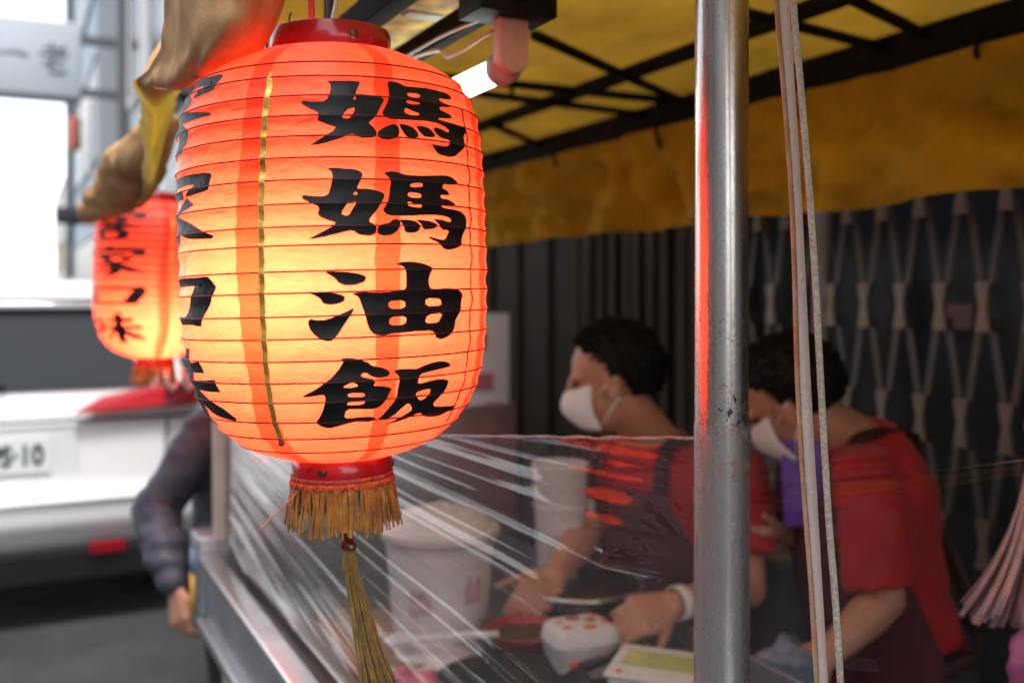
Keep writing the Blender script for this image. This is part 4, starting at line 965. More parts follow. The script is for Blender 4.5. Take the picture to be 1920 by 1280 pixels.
# side sheet going off to the right
B0 = Vector((PX + PR + .0006, PY + .002, 0)); B1 = Vector((.86, 1.27, 0)); BD = (B1 - B0); BL = BD.length; BD.normalize(); BN = Vector((BD.y, -BD.x, 0))
b = bmesh.new(); nu, nv = 220, 200; rows = []
for i in range(nu + 1):
    s = BL * i / nu; zt = 1.459 - .012 * math.sin(s * 5) + .004 * noise.noise(Vector((s * 12, 4, 0))); row = []
    for j in range(nv + 1):
        z = zt + (1.0 - zt) * j / nv
        band_ = math.exp(-((z - (1.415 - .02 * s)) / .018) ** 2)
        a = band_ * (.030 * ridge(z * 150 + .8 * noise.noise(Vector((s * 3, 0, 1))), 6)) + .010 * fbm((s * 3, z * 3, 7), 1.0) + .002 * ridge(z * 60 + s * 14, 2)
        a *= min(1, .1 + s / .08)
        p = B0 + BD * s + BN * a; p.z = z; row.append(b.verts.new(p))
    rows.append(row)
for x, y in zip(rows[:-1], rows[1:]):
    for j in range(nv): b.faces.new((x[j], y[j], y[j + 1], x[j + 1]))
build('side_sheet', b, M['film_side'], film, True, True, False)

# ------------------------------------------------------------------ strap and cord in front
def ribbon(bm, pts, w_, th, side):
    rings = []
    for k, p in enumerate(pts):
        sd = side(k / (len(pts) - 1)).normalized(); t_ = (pts[min(k + 1, len(pts) - 1)] - pts[max(k - 1, 0)]).normalized(); nn = sd.cross(t_).normalized()
        rings.append([p - sd * w_ - nn * th, p + sd * w_ - nn * th, p + sd * w_ + nn * th, p - sd * w_ + nn * th])
    add_rings(bm, rings)
sp = [at(1463, -120, .84), at(1468, 0, .84), at(1484, 240, .84), at(1497, 480, .84), at(1508, 720, .84), at(1521, 960, .84), at(1535, 1200, .84), at(1546, 1400, .84)]
spts = [cr(sp, k / 80 * (len(sp) - 1)) for k in range(81)]
stp = empty('webbing_strap', sp[0], 'pale flat webbing strap with orange worn edge hanging beside the steel pole', 'strap')
b = bmesh.new(); ribbon(b, spts, .0056, .0007, lambda f: Vector((1, .10 + .2 * math.sin(f * 5), 0))); build('webbing', b, M['strap'], stp)
b = bmesh.new(); ribbon(b, [p - Vector((.0052 + .0012 * math.sin(k * .16), .0024, 0)) for k, p in enumerate(spts)], .0021, .0009, lambda f: Vector((1, .6, 0))); build('worn_edge', b, M['strap_edge'], stp)
cp = [at(1482, -120, .82), at(1487, 0, .82), at(1508, 240, .82), at(1526, 480, .82), at(1539, 720, .82), at(1553, 960, .82), at(1566, 1120, .82), at(1577, 1300, .82), at(1580, 1400, .82)]
b = bmesh.new(); cpts = [cr(cp, k / 700 * (len(cp) - 1)) for k in range(701)]
for q in range(3):
    add_tube(b, [p + Vector((math.cos(k * 1.0 + q * 2.094), math.sin(k * 1.0 + q * 2.094), 0)) * .0011 for k, p in enumerate(cpts)], .0020, 6)
o = build('twisted_cord', b, M['cord']); tag(o, 'thin pale twisted cord hanging just right of the webbing strap', 'cord')

# ------------------------------------------------------------------ things on the counter
ZC = 0.9155
def on_counter(px, Y): return Vector(((px - 960) / F * Y, Y, ZC))
# big white bucket with domed lid
c = on_counter(825, 2.02); t = empty('rice_bucket', c, 'big white plastic bucket with domed lid and faded pink print on the counter', 'bucket')
b = bmesh.new(); add_lathe(b, [(.001, 0), (.088, 0), (.095, .006), (.108, .17), (.112, .186), (.116, .19), (.116, .197), (.108, .197), (.104, .19), (.09, .02), (.001, .015)], c, 56); autosmooth(build('bucket_body', b, M['white'], t), 40)
b = bmesh.new(); add_lathe(b, [(.1185, .196), (.121, .200), (.121, .212), (.117, .216), (.108, .217), (.104, .222), (.085, .240), (.05, .250), (.001, .252)], c, 56); lid = autosmooth(build('lid', b, M['white_lid'], t), 40)
b = bmesh.new(); add_lathe(b, [(.1165, .1925), (.1185, .1945), (.1165, .1965)], c, 56); build('rim_groove', b, M['groove'], t)
for k, (dx, dy, rr_) in enumerate(((-.035, -.03, .018), (.012, -.035, .02), (.04, .02, .018))):
    b = bmesh.new(); add_ellipsoid(b, c + Vector((dx, dy, .243 - .0 * k)), (rr_, rr_ * .7, .006), None, 14); build('lid_dimple', b, M['groove'], lid)
b = bmesh.new(); add_tube(b, [c + Vector((.02 * math.cos(q), .02 * math.sin(q) - .0, .246 + .010 * math.sin(math.pi * k / 10))) for k, q in enumerate([math.pi * j / 10 for j in range(11)])], .004, 8); build('lid_grip', b, M['white_lid'], lid)
b = bmesh.new()
for th0, zz, ww, hh in ((-.35, .10, .018, .016), (-.20, .085, .012, .02), (.75, .11, .02, .03), (-.45, .07, .01, .012)):
    rows = []
    for i in range(6):
        th = th0 + (i / 5 - .5) * ww / .1 * 2; rows.append([b.verts.new(c + Vector((math.sin(th) * rr_, -math.cos(th) * rr_, z_))) for z_, rr_ in ((zz - hh, .0955 + (zz - hh) * .08 + .0025), (zz + hh * math.sin(i * 1.3) ** 2, .0955 + (zz + hh * math.sin(i * 1.3) ** 2) * .08 + .0025))])
    for x, y in zip(rows[:-1], rows[1:]): b.faces.new((x[0], y[0], y[1], x[1]))
build('pink_print', b, M['pinkprint'], t, True, True, False)
# tall white tub behind the pot
c = on_counter(1050, 2.26); t = empty('tall_container', c, 'tall tapered white plastic container standing behind the man\'s reaching arm', 'container')
b = bmesh.new(); add_lathe(b, [(.001, 0), (.044, 0), (.048, .004), (.0625, .285), (.066, .290), (.066, .300), (.061, .302), (.059, .285), (.045, .01), (.001, .008)], c, 44); autosmooth(build('container_body', b, M['white'], t), 40)
b = bmesh.new(); add_lathe(b, [(.0585, .20), (.061, .203), (.061, .209), (.0592, .212)], c, 44); build('moulded_band', b, M['white'], t)
# pot
c = on_counter(1085, 2.10); t = empty('cooking_pot', c, 'blackened round cooking pot with steel rim under the man\'s hand', 'pot')
b = bmesh.new(); add_lathe(b, [(.001, 0), (.10, 0), (.125, .015), (.135, .075), (.128, .075), (.118, .02), (.001, .01)], c, 48); build('pot_body', b, M['blackpot'], t)
b = bmesh.new(); add_lathe(b, [(.1355, .070), (.141, .073), (.141, .079), (.134, .081), (.130, .076)], c, 48); build('rim', b, M['trim'], t)
b = bmesh.new(); add_lathe(b, [(.124, .05), (.06, .056), (.001, .057)], c, 40); build('stew', b, M['dark_food'], t)
for sg in (-1, 1):
    b = bmesh.new(); add_tube(b, [c + D * sg * (.132 + .03 * math.sin(math.pi * k / 8)) + N * (.04 * math.cos(math.pi * k / 8)) + Vector((0, 0, .055)) for k in range(9)], .006, 8); build('handle', b, M['blackpot'], t)
# paper food box with orange print
def food_box(c, ax, label, name, w_, d_, h, marks, printm, lid_h=.03, top=None):
    t = empty(name, c, label, 'food box')
    x, y = ax; z = Vector((0, 0, 1)); b = bmesh.new()
    prof = [(.86, 0), (.90, .004), (1.0, h), (1.03, h + .002), (1.03, h + .006), (.95, h + lid_h * .8), (.80, h + lid_h), (.2, h + lid_h * 1.1)]
    def ring(s, zz):
        out = []
        for k in range(28):
            a_ = 2 * math.pi * k / 28; ca, sa = math.cos(a_), math.sin(a_); e_ = .42
            out.append(c + x * (w_ / 2 * s * math.copysign(abs(ca) ** e_, ca)) + y * (d_ / 2 * s * math.copysign(abs(sa) ** e_, sa)) + z * zz)
        return out
    add_rings(b, [ring(s, zz) for s, zz in prof]); autosmooth(build('carton', b, M['paperwhite'], t), 40)
    for u_, v_, r_, mm in marks:
        b = bmesh.new()
        add_ellipsoid(b, c + x * u_ * w_ / 2 + y * v_ * d_ / 2 + z * (h + lid_h * (1.06 - .25 * max(abs(u_), abs(v_)) ** 3)), (r_, r_ * .7, .004), Matrix((x, y, z)).transposed(), 12); build('printed_mark', b, M[mm], t)
    return t
XA = (Vector((.94, .34, 0)), Vector((-.34, .94, 0)))
t = food_box(on_counter(1088, 1.80) + Vector((0, 0, .005)), XA, 'white paper food box with orange print by the man\'s hands', 'paper_food_box', .125, .105, .055, [(-.6, .2, .009, 'orange'), (-.55, -.4, .010, 'orange'), (.1, -.55, .014, 'orange'), (.62, .5, .009, 'orange'), (.65, -.2, .009, 'orange'), (-.1, .35, .016, 'redshirt'), (.3, .05, .013, 'redshirt')], None)
for u_, z_ in ((-.5, .03), (.45, .035), (.0, .025)):
    b = bmesh.new(); add_ellipsoid(b, t.location + XA[0] * u_ * .0625 - XA[1] * .0515 + Vector((0, 0, z_)), (.012, .003, .008), Matrix((*XA, Vector((0, 0, 1)))).transposed(), 12); build('printed_mark', b, M['orange'], t)
# flat carton with green print
c = on_counter(1250, 1.66); t = empty('flat_carton', c, 'flat white carton with green and yellow print next to the steel pole', 'carton')
x, y = Vector((.92, -.38, 0)), Vector((.38, .92, 0))
b = bmesh.new(); add_box(b, c + Vector((0, 0, .025)), (.17, .12, .05), (x, y, Vector((0, 0, 1))), .003); build('box', b, M['paperwhite'], t)
tilt = Matrix.Rotation(R(5), 3, x); y2 = tilt @ y; z2 = tilt @ Vector((0, 0, 1))
b = bmesh.new(); add_box(b, c + Vector((0, 0, .062)), (.185, .125, .006), (x, y2, z2), .002); lid = build('lid', b, M['paperwhite'], t)
b = bmesh.new(); add_box(b, c + Vector((0, 0, .0655)) + y2 * .01, (.15, .06, .002), (x, y2, z2)); build('green_print', b, M['green'], lid, False)
for k in (-.07, .06):
    b = bmesh.new(); add_ellipsoid(b, c + Vector((0, 0, .0655)) + x * k - y2 * .045, (.006, .006, .002), None, 10); build('red_dot', b, M['orange'], lid)
# more boxes behind it
# board, tray cloth, ladle, tub, pink bag
t = empty('cutting_board', on_counter(690, 2.0), 'brown wooden board lying under the white bucket\'s front', 'board')
b = bmesh.new(); add_box(b, on_counter(700, 1.93) + Vector((0, 0, .008)), (.34, .16, .016), AX, .004); build('plank', b, M['wood'], t)
b = bmesh.new(); add_tube(b, [on_counter(700, 1.93) + D * .175 + Vector((0, 0, .008)), on_counter(700, 1.93) + D * .22 + Vector((0, 0, .008))], .012, 10); build('handle', b, M['wood'], t)
c = on_counter(800, 1.86); t = empty('steel_tray', c, 'shallow steel serving tray in front of the white bucket', 'tray')
b = bmesh.new(); add_lathe(b, [(.001, .004), (.085, .004), (.10, .018), (.112, .020), (.112, .017), (.10, .012), (.086, .0), (.001, .0)], c, 48); build('dish', b, M['steel'], t)
b = bmesh.new(); add_lathe(b, [(.08, .006), (.06, .016), (.02, .020), (.001, .021)], c, 40); build('rice_residue', b, M['paperwhite'], t)
t = empty('ladle', c, 'white ladle with a long handle resting across the steel tray', 'ladle')
b = bmesh.new(); add_tube(b, [at(935, 1188, 1.82), at(880, 1190, 1.83), at(800, 1198, 1.84), at(760, 1196, 1.85)], [.006, .008, .009, .007], 10); build('handle', b, M['white'], t)
b = bmesh.new(); add_ellipsoid(b, at(752, 1198, 1.85), (.03, .024, .012), None, 16); build('bowl', b, M['white'], t)
c = on_counter(985, 1.90); t = empty('red_tub', c, 'low red plastic tub half hidden by the film creases', 'tub')
b = bmesh.new(); add_lathe(b, [(.001, .003), (.055, 0), (.075, .045), (.080, .047), (.076, .049), (.07, .045), (.052, .006), (.001, .006)], c, 36); build('tub_body', b, M['red_plastic'], t)
b = bmesh.new(); add_lathe(b, [(.066, .034), (.04, .04), (.001, .042)], c, 30); build('contents', b, M['dark_food'], t)
b = bmesh.new(); c = on_counter(772, 1.66)
bmesh.ops.create_icosphere(b, subdivisions=4, radius=1, matrix=Matrix.Translation(c + Vector((0, 0, .022))) @ Matrix.Diagonal((.055, .04, .032, 1)))
for v_ in b.verts: v_.co += (v_.co - c).normalized() * (.012 * fbm(v_.co, 40) + .006 * noise.noise(v_.co * 90))
for v_ in b.verts: v_.co.z = max(v_.co.z, ZC + .0005)
tag(build('pink_bag', b, M['pink']), 'crumpled pink plastic bag behind the long gold tassel', 'plastic bag')
b = bmesh.new(); c = on_counter(960, 1.68); t = empty('dark_pan', c, 'dark shallow pan at the near edge of the counter', 'pan')
add_lathe(b, [(.001, .002), (.10, 0), (.13, .03), (.135, .032), (.128, .034), (.1, .008), (.001, .008)], c, 44); build('pan_body', b, M['blackpot'], t)
b = bmesh.new(); add_tube(b, [c + N * .13 + Vector((0, 0, .03)), c + N * .27 + Vector((0, 0, .05))], .009, 10); build('handle', b, M['blackpot'], t)

# ------------------------------------------------------------------ people
def loft(bm, secs, n=24, infl=0.0):
    """secs: (centre, right vec, fwd vec, half width, half depth)"""
    rings = []
    for c, r_, f_, hw, hd in secs:
        rings.append([c + r_ * ((hw + infl) * math.copysign(abs(math.cos(a)) ** .85, math.cos(a))) + f_ * ((hd + infl) * math.copysign(abs(math.sin(a)) ** .85, math.sin(a))) for a in [2 * math.pi * k / n for k in range(n)]])
    add_rings(bm, rings)
def add_hand(bm, wrist, d, nrm, curl=.5, side=1, sc=1.0, spread=.30):
    """palm plus five bent fingers; d = hand direction, nrm = back of the hand, side = +1 when the thumb is on d x nrm's side"""
    d = d.normalized(); x = d.cross(nrm).normalized() * side; nrm = (x.cross(d) * side).normalized()
    for k in range(5):
        f = -1 + k * .5; p0 = wrist + x * f * .016 * sc; p1 = wrist + d * .082 * sc + x * f * .033 * sc
        add_capsule(bm, p0, p1, .0135 * sc, .0125 * sc, 10)
    for k, (L, off) in enumerate(((.070, .030), (.080, .011), (.075, -.009), (.058, -.028))):
        p = wrist + d * .084 * sc + x * off * sc; dirn = (d + x * (off * 4 * spread)).normalized(); ang = 0
        for j, (fr_, c_) in enumerate(((.45, .5), (.32, .9), (.26, .6))):
            ang = c_ * curl * (.9 + .15 * k)
            ax = x; dirn = Matrix.Rotation(-ang * side, 3, ax) @ dirn
            q = p + dirn * L * fr_ * sc; r0 = (.0092 - .0012 * j) * sc; add_capsule(bm, p, q, r0, r0 - .0010 * sc, 10); p = q
    p = wrist + d * .022 * sc + x * .022 * sc; dirn = (d * .75 + x * .75 - nrm * .35).normalized()
    for j, L in enumerate((.040, .032, .026)):
        q = p + dirn * L * sc; r0 = (.0125 - .0018 * j) * sc; add_capsule(bm, p, q, r0, r0 - .001 * sc, 10); p = q; dirn = (dirn + d * .28 - nrm * .1 * curl).normalized()
def person(label, P, shirt, apron=None, sleeve=.62, mask=True, apron_tie=None, bw=1.0):
    f = Vector(P['face']).normalized()                        # the way the chest faces
    up = (P['neck'] - P['pelvis']).normalized(); f = (f - up * f.dot(up)).normalized(); r_ = f.cross(up).normalized()
    t = empty('person', (P['pelvis'].x, P['pelvis'].y, 0), label, 'person')
    nk, pv = P['neck'], P['pelvis']; L = (nk - pv).length
    secs = [(pv - up * .10, r_, f, .150, .105), (pv, r_, f, .165, .118), (pv + up * L * .3, r_, f, .150, .112), (pv + up * L * .55, r_, f, .165, .118), (pv + up * L * .78, r_, f, .180, .115), (pv + up * L * .92, r_, f, .150, .085), (nk, r_, f, .065, .062)]
    secs = [(c_, a_, d_, hw * bw, hd * bw) for c_, a_, d_, hw, hd in secs]
    body = bmesh.new(); loft(body, secs)
    hc, hf, hu = P['head'], Vector(P['look']).normalized(), None
    hu = (Vector(P.get('headup', (0, 0, 1))) - hf * hf.dot(Vector(P.get('headup', (0, 0, 1))))).normalized(); hr = hf.cross(hu)
    H3 = Matrix((hf, hr, hu)).transposed()                    # columns: forward, right, up
    hp = lambda a, b_, c_: hc + hf * a + hr * b_ + hu * c_
    add_ellipsoid(body, hp(-.012, 0, .030), (.098, .076, .088), H3, 28)
    add_ellipsoid(body, hp(.028, 0, -.035), (.060, .060, .078), H3, 24)
    add_capsule(body, hp(.062, 0, -.088), hp(.050, 0, -.06), .022, .035)
    add_capsule(body, hp(.086, 0, .018), hp(.102, 0, -.028), .010, .015)           # nose
    add_ellipsoid(body, hp(.100, 0, -.030), (.010, .018, .009), H3, 12)
    for sg in (-1, 1):
        add_ellipsoid(body, hp(.074, sg * .034, .018), (.016, .026, .010), H3, 12)  # brow
        add_ellipsoid(body, hp(.052, sg * .048, -.020), (.028, .018, .022), H3, 12) # cheek
        add_ellipsoid(body, hp(-.008, sg * .078, -.008), (.019, .009, .033), H3, 14) # ear
        add_ellipsoid(body, hp(-.004, sg * .080, -.032), (.010, .008, .012), H3, 10)
    add_ellipsoid(body, hp(.080, 0, -.062), (.012, .026, .007), H3, 12); add_ellipsoid(body, hp(.078, 0, -.076), (.011, .022, .007), H3, 12)   # lips
    add_capsule(body, nk - up * .03, hp(-.015, 0, -.055), .062, .054, 18)
    arms = {}
    for sd in ('l', 'r'):
        sh, el, wr = P['sh' + sd], P['el' + sd], P['wr' + sd]
        add_capsule(body, sh, el, .047, .038); add_capsule(body, el, el.lerp(wr, .35), .038, .040); add_capsule(body, el.lerp(wr, .35), wr, .040, .026)
        add_capsule(body, sh, nk - up * .07, .05, .06)
        add_hand(body, wr, P['hd' + sd], P['hn' + sd], P.get('curl' + sd, .5), P.get('ts' + sd, 1))
    hips = {}
    for sd, sg in (('l', -1), ('r', 1)):
        hp_ = pv + r_ * .09 * sg - up * .04; kn = Vector((hp_.x + f.x * .03, hp_.y + f.y * .03, pv.z * .54)); an = Vector((hp_.x, hp_.y, .09))
        hips[sd] = (hp_, kn, an)
        add_capsule(body, hp_, kn, .075, .052); add_capsule(body, kn, an, .052, .034); add_capsule(body, an - Vector((0, 0, .04)), an + f * .16 - Vector((0, 0, .055)), .04, .032)
    remeshed('body', body, M['skin'], t, .0058, 3)
    # eyes
    for sg in (-1, 1):
        b = bmesh.new(); add_ellipsoid(b, hp(.078, sg * .033, .004), (.008, .013, .006), H3, 12); build('eye', b, M['eye'], t)
    # hair: a cap over the cranium, hairline kept clear of the face
    b = bmesh.new(); bmesh.ops.create_uvsphere(b, u_segments=72, v_segments=48, radius=1)
    dele = []
    for fc in b.faces:
        c_ = fc.calc_center_median()
        lim = -.66 if c_.x < -.35 else (-.66 + (c_.x + .35) * 2.6 if c_.x < -.10 else (-.16 if c_.x < .12 and abs(c_.y) > .6 else .08 + max(0, c_.x - .05) * 1.02))
        lim += .07 * noise.noise(c_ * 7)
        if c_.z < lim: dele.append(fc)
    bmesh.ops.delete(b, geom=dele, context='FACES')
    for v_ in b.verts:
        q = v_.co.copy(); k = 1.0 + .03 * noise.noise(q * 9) + .02 * noise.noise(q * 26)
        v_.co = hp(-.014 + q.x * .102 * k, q.y * .080 * k, .031 + q.z * .094 * k)
    vl = [v_.co.copy() for v_ in b.verts]
    for _ in range(1500):
        p_ = random.choice(vl); nn = (p_ - hp(-.014, 0, .03)).normalized(); g_ = (hf * random.uniform(-.2, .5) - hu * random.uniform(-.1, .8) + hr * random.uniform(-.4, .4) + nn * random.uniform(.3, .8)).normalized(); sd = g_.cross(nn).normalized() * .0016
        b.faces.new([b.verts.new(p_ - sd + nn * .004), b.verts.new(p_ + sd + nn * .004), b.verts.new(p_ + nn * .006 + g_ * random.uniform(.005, .011))])
    solid(build('hair', b, M['hair'], t), .008, -1)
    if mask:
        b = bmesh.new(); rows = []
        for j in range(13):
            v_ = j / 12; row = []
            for i in range(17):
                u_ = (i / 16 - .5) * 2; a = u_ * 1.15
                zz = -.012 - .076 * v_ + .012 * abs(u_) * (1 - 2 * v_)
                rx = .104 + .021 * math.sin(math.pi * min(1, v_ * 1.02)) - .012 * v_
                row.append(b.verts.new(hp(-.004 + rx * math.cos(a) + .012 * (1 - abs(u_)) * (1 - v_ * .5), (.074 + .006 * math.sin(math.pi * v_)) * math.sin(a), zz)))
            rows.append(row)
        for x_, y_ in zip(rows[:-1], rows[1:]):
            for i in range(16): b.faces.new((x_[i], x_[i + 1], y_[i + 1], y_[i]))
        mk = solid(build('face_mask', b, M['mask'], t), .002)
        for sg in (-1, 1):
            for z0, z1 in ((-.022, .010), (-.088, -.034)):
                b = bmesh.new(); add_tube(b, [hp(.030, sg * .068, z0), hp(.008, sg * .080, (z0 + z1) / 2), hp(-.020, sg * .086, z1)], .0022, 6); build('ear_loop', b, M['mask'], mk)
    # clothes
    b = bmesh.new(); loft(b, [(c_, a_, d_, hw, hd) for c_, a_, d_, hw, hd in secs[:-1]] + [(nk - up * .012, r_, f, .088, .078)], 28, .012)
    for sd in ('l', 'r'):
        sh, el, wr = P['sh' + sd], P['el' + sd], P['wr' + sd]
        add_capsule(b, sh, nk - up * .08, .062, .07)
        if sleeve < 1: add_capsule(b, sh, sh.lerp(el, .2), .063, .063); add_cyl(b, sh, sh.lerp(el, sleeve + .12), .063, .074)
        else:
            add_capsule(b, sh, el, .066, .060); add_capsule(b, el, el.lerp(wr, .55), .060, .062); add_capsule(b, el.lerp(wr, .55), el.lerp(wr, .93), .060, .040)
    o = remeshed('shirt' if sleeve < 1 else 'jacket', b, shirt, t, .009, 5)
    for v_ in o.data.vertices:
        p = v_.co; v_.co = p + v_.normal * (.010 * fbm(p, 7) + .006 * (abs(noise.noise(p * 13)) - .2) + (.004 * math.sin(p.z * 70 + 7 * fbm(p, 6)) if sleeve >= 1 else .003 * fbm(p, 22)))
    b = bmesh.new()
    for sd in ('l', 'r'):
        a_, k_, n_ = hips[sd]; add_capsule(b, a_ + up * .06, k_, .092, .068); add_capsule(b, k_, n_ + Vector((0, 0, .0)), .066, .056)
    remeshed('trousers', b, M['trousers'], t, .012, 4)
    b = bmesh.new()
    for sd in ('l', 'r'):
        n_ = hips[sd][2]; add_capsule(b, n_ - Vector((0, 0, .035)), n_ + f * .17 - Vector((0, 0, .052)), .050, .036)
    remeshed('shoes', b, M['carblack'], t, .01, 3)
    if apron:
        b = bmesh.new(); rows = []
        asec = [(pv - up * .42, .20, .15), (pv - up * .10, .185, .14), (pv + up * L * .15, .18, .138), (pv + up * L * .45, .178, .136), (pv + up * L * .72, .19, .136), (pv + up * L * .82, .19, .130)]
        for k, (c_, hw, hd) in enumerate(asec):
            span = 1.35 if k < 3 else (1.2 if k == 3 else .75 - .1 * (k - 4))
            rows.append([c_ + r_ * (hw * math.sin(a)) + f * (hd * math.cos(a) + .014 + .002 * math.sin(a * 9)) for a in [span * (i / 12 - .5) * 2 for i in range(13)]])
        sheet(b, [[Vector(p) for p in rw] for rw in rows], 48, 40, lambda p, u, v: f * .004 * fbm(p, 12))
        ap = solid(build('apron', b, apron, t), .004, 1)
        tie = apron_tie or M['apron_tie']
        for sg in (-1, 1):   # shoulder straps crossing on the back, waist tie
            b = bmesh.new(); pts = [pv + up * L * .82 + r_ * .10 * sg + f * .122, pv + up * L * .97 + r_ * .085 * sg + f * .075, pv + up * (L * 1.0) + r_ * .08 * sg, pv + up * L * .90 + r_ * .06 * sg - f * .115, pv + up * L * .6 - r_ * .03 * sg - f * .142, pv + up * L * .15 - r_ * .13 * sg - f * .115]
            ribbon(b, [cr(pts, q / 24 * 5) for q in range(25)], .019, .0025, lambda fr_: r_); build('apron_strap', b, tie, ap)
        b = bmesh.new(); pts = [pv + up * L * .15 + r_ * (.186 * math.sin(a)) + f * (.146 * math.cos(a)) for a in [2 * math.pi * q / 40 for q in range(41)]]
        rings = [[p - up * .016 - (p - pv - up * L * .15).normalized() * .002, p + up * .016 - (p - pv - up * L * .15).normalized() * .002, p + up * .016 + (p - pv - up * L * .15).normalized() * .003, p - up * .016 + (p - pv - up * L * .15).normalized() * .003] for p in pts[:-1]]
        add_rings(b, rings, False, True); build('waist_tie', b, tie, ap)
    return t
# man at the pots, head turned to the left
neck = at(1228, 812, 2.30)
P1 = dict(face=(-.72, -.70, 0), neck=neck, pelvis=Vector((.37, 2.36, .80)), head=at(1148, 712, 2.22), look=(-.95, .20, -.18), headup=(.05, 0, 1),
          shr=at(1150, 885, 2.42), elr=at(1092, 1005, 2.26), wrr=at(1042, 1078, 2.06), hdr=(at(985, 1135, 1.97) - at(1042, 1078, 2.06)), hnr=Vector((.25, -.6, .8)), curlr=.75, tsr=1,
          shl=at(1388, 885, 2.17), ell=at(1402, 1105, 2.08), wrl=at(1262, 1132, 1.94), hdl=(at(1165, 1168, 1.87) - at(1262, 1132, 1.94)), hnl=Vector((.1, -.75, .6)), curll=.55, tsl=-1)
man = person('man in white mask, red t-shirt and maroon apron reaching over the cooking pot', P1, M['redshirt'], M['apron'], .60)
ap = [c for c in children(man) if c.name.startswith('apron')][0]
p_, q_ = P1['pelvis'], P1['neck']; u_ = (q_ - p_).normalized(); f_ = Vector((-.72, -.70, 0)).normalized(); r1 = f_.cross(u_).normalized(); L1 = (q_ - p_).length
b = bmesh.new(); pts = [p_ + u_ * (L1 * .45 - .05 * k) + f_ * (.166 + .006 * math.sin(k * 1.4)) + r1 * (.045 + .006 * math.sin(k * 1.1)) for k in range(8)]
ribbon(b, [cr(pts, k / 30 * 7) for k in range(31)], .016, .0015, lambda fr_: r1); build('apron_ribbon', b, M['redcord'], ap)
b = bmesh.new(); add_box(b, p_ + u_ * L1 * .66 + f_ * .158 + r1 * .085, (.045, .003, .035), (r1, f_, u_), .001); build('apron_badge', b, M['poster'], ap)
b = bmesh.new(); w0, w1 = P1['ell'].lerp(P1['wrl'], .86), P1['ell'].lerp(P1['wrl'], .99)
add_lathe(b, [(.031, 0), (.034, .003), (.034, .026), (.031, .029)], w0, 24, axis=(w1 - w0)); build('white_wristband', b, M['mask'], man)
# woman or man bending beside him, second worker
P2_ = dict(face=(-.90, -.42, -.1), neck=at(1585, 800, 2.06), pelvis=at(1688, 1255, 2.12), head=at(1486, 748, 2.04), look=(-.66, .50, -.50), headup=(-.4, 0, 1),
           shl=at(1618, 890, 1.95), ell=at(1660, 1122, 1.90), wrl=at(1555, 1222, 1.86), hdl=(at(1470, 1262, 1.84) - at(1555, 1222, 1.86)), hnl=Vector((-.3, -.6, .7)), curll=.5, tsl=-1,
           shr=at(1590, 880, 2.26), elr=at(1560, 1000, 2.20), wrr=at(1478, 1000, 2.10), hdr=Vector((-.9, -.2, .1)), hnr=Vector((.1, -.2, -.95)), curlr=.7, tsr=1)
person('worker in red t-shirt and maroon apron bending forward behind the strap and cord', P2_, M['redshirt'], M['apron'], .80, bw=.86)
# customer at the far end
P3 = dict(face=(.93, -.2, 0), neck=at(462, 742, 2.85), pelvis=Vector((at(455, 0, 2.85).x, 2.85, .86)), head=at(475, 655, 2.83), look=(.95, -.2, -.15),
          shr=at(388, 812, 2.72), elr=at(290, 955, 2.62), wrr=at(330, 1100, 2.50), hdr=Vector((.2, -.25, -.8)), hnr=Vector((-.6, -.6, .1)), curlr=.8, tsr=-1,
          shl=at(520, 805, 3.02), ell=at(560, 960, 2.98), wrl=at(590, 1010, 2.85), hdl=Vector((.5, -.6, -.2)), hnl=Vector((.2, -.3, .9)), curll=.5, tsl=1)
person('customer in a slate grey jacket leaning a hand on the far corner of the cart', P3, M['jacket'], None, 1.0, False)

# things by the second worker
c = at(1508, 908, 2.02); t = empty('purple_box', c, 'purple plastic box held up beside the bending worker', 'box')
b = bmesh.new(); add_box(b, c, (.085, .05, .165), (Vector((.98, -.2, .05)), Vector((.2, .98, 0)), Vector((-.05, 0, 1))), .008); build('box', b, M['purple'], t)
b = bmesh.new(); add_box(b, c + Vector((-.004, 0, .088)), (.09, .055, .014), (Vector((.98, -.2, .05)), Vector((.2, .98, 0)), Vector((-.05, 0, 1))), .004); build('lid', b, M['purple'], t)
b = bmesh.new(); c = at(1486, 1275, 1.78)
bmesh.ops.create_icosphere(b, subdivisions=4, radius=1, matrix=Matrix.Translation(c) @ Matrix.Diagonal((.055, .05, .085, 1)))
for v_ in b.verts: v_.co += (v_.co - c).normalized() * (.026 * fbm(v_.co, 16) + .009 * noise.noise(v_.co * 50))
tag(build('plastic_bag', b, M['bag']), 'grey blue plastic bag hanging from the bending worker\'s hand', 'plastic bag')
c = at(1500, 1120, 2.35); t = empty('stock_pot', Vector((c.x, c.y, 0)), 'tall dull steel stock pot behind the worker\'s arm', 'pot')
cc = Vector((c.x, c.y, .62)); b = bmesh.new(); add_lathe(b, [(.001, 0), (.12, 0), (.125, .01), (.125, .36), (.13, .365), (.118, .362), (.115, .02), (.001, .02)], cc, 40); build('pot_body', b, M['steel_dark'], t)
b = bmesh.new(); add_lathe(b, [(.132, .366), (.132, .374), (.06, .392), (.001, .395)], cc, 40); build('lid', b, M['steel_dark'], t)
b = bmesh.new(); add_lathe(b, [(.13, -.62), (.13, -.60), (.10, -.58), (.10, -.03), (.14, -.02), (.14, -.002)], cc, 30); build('burner_stand', b, M['blackpot'], t)
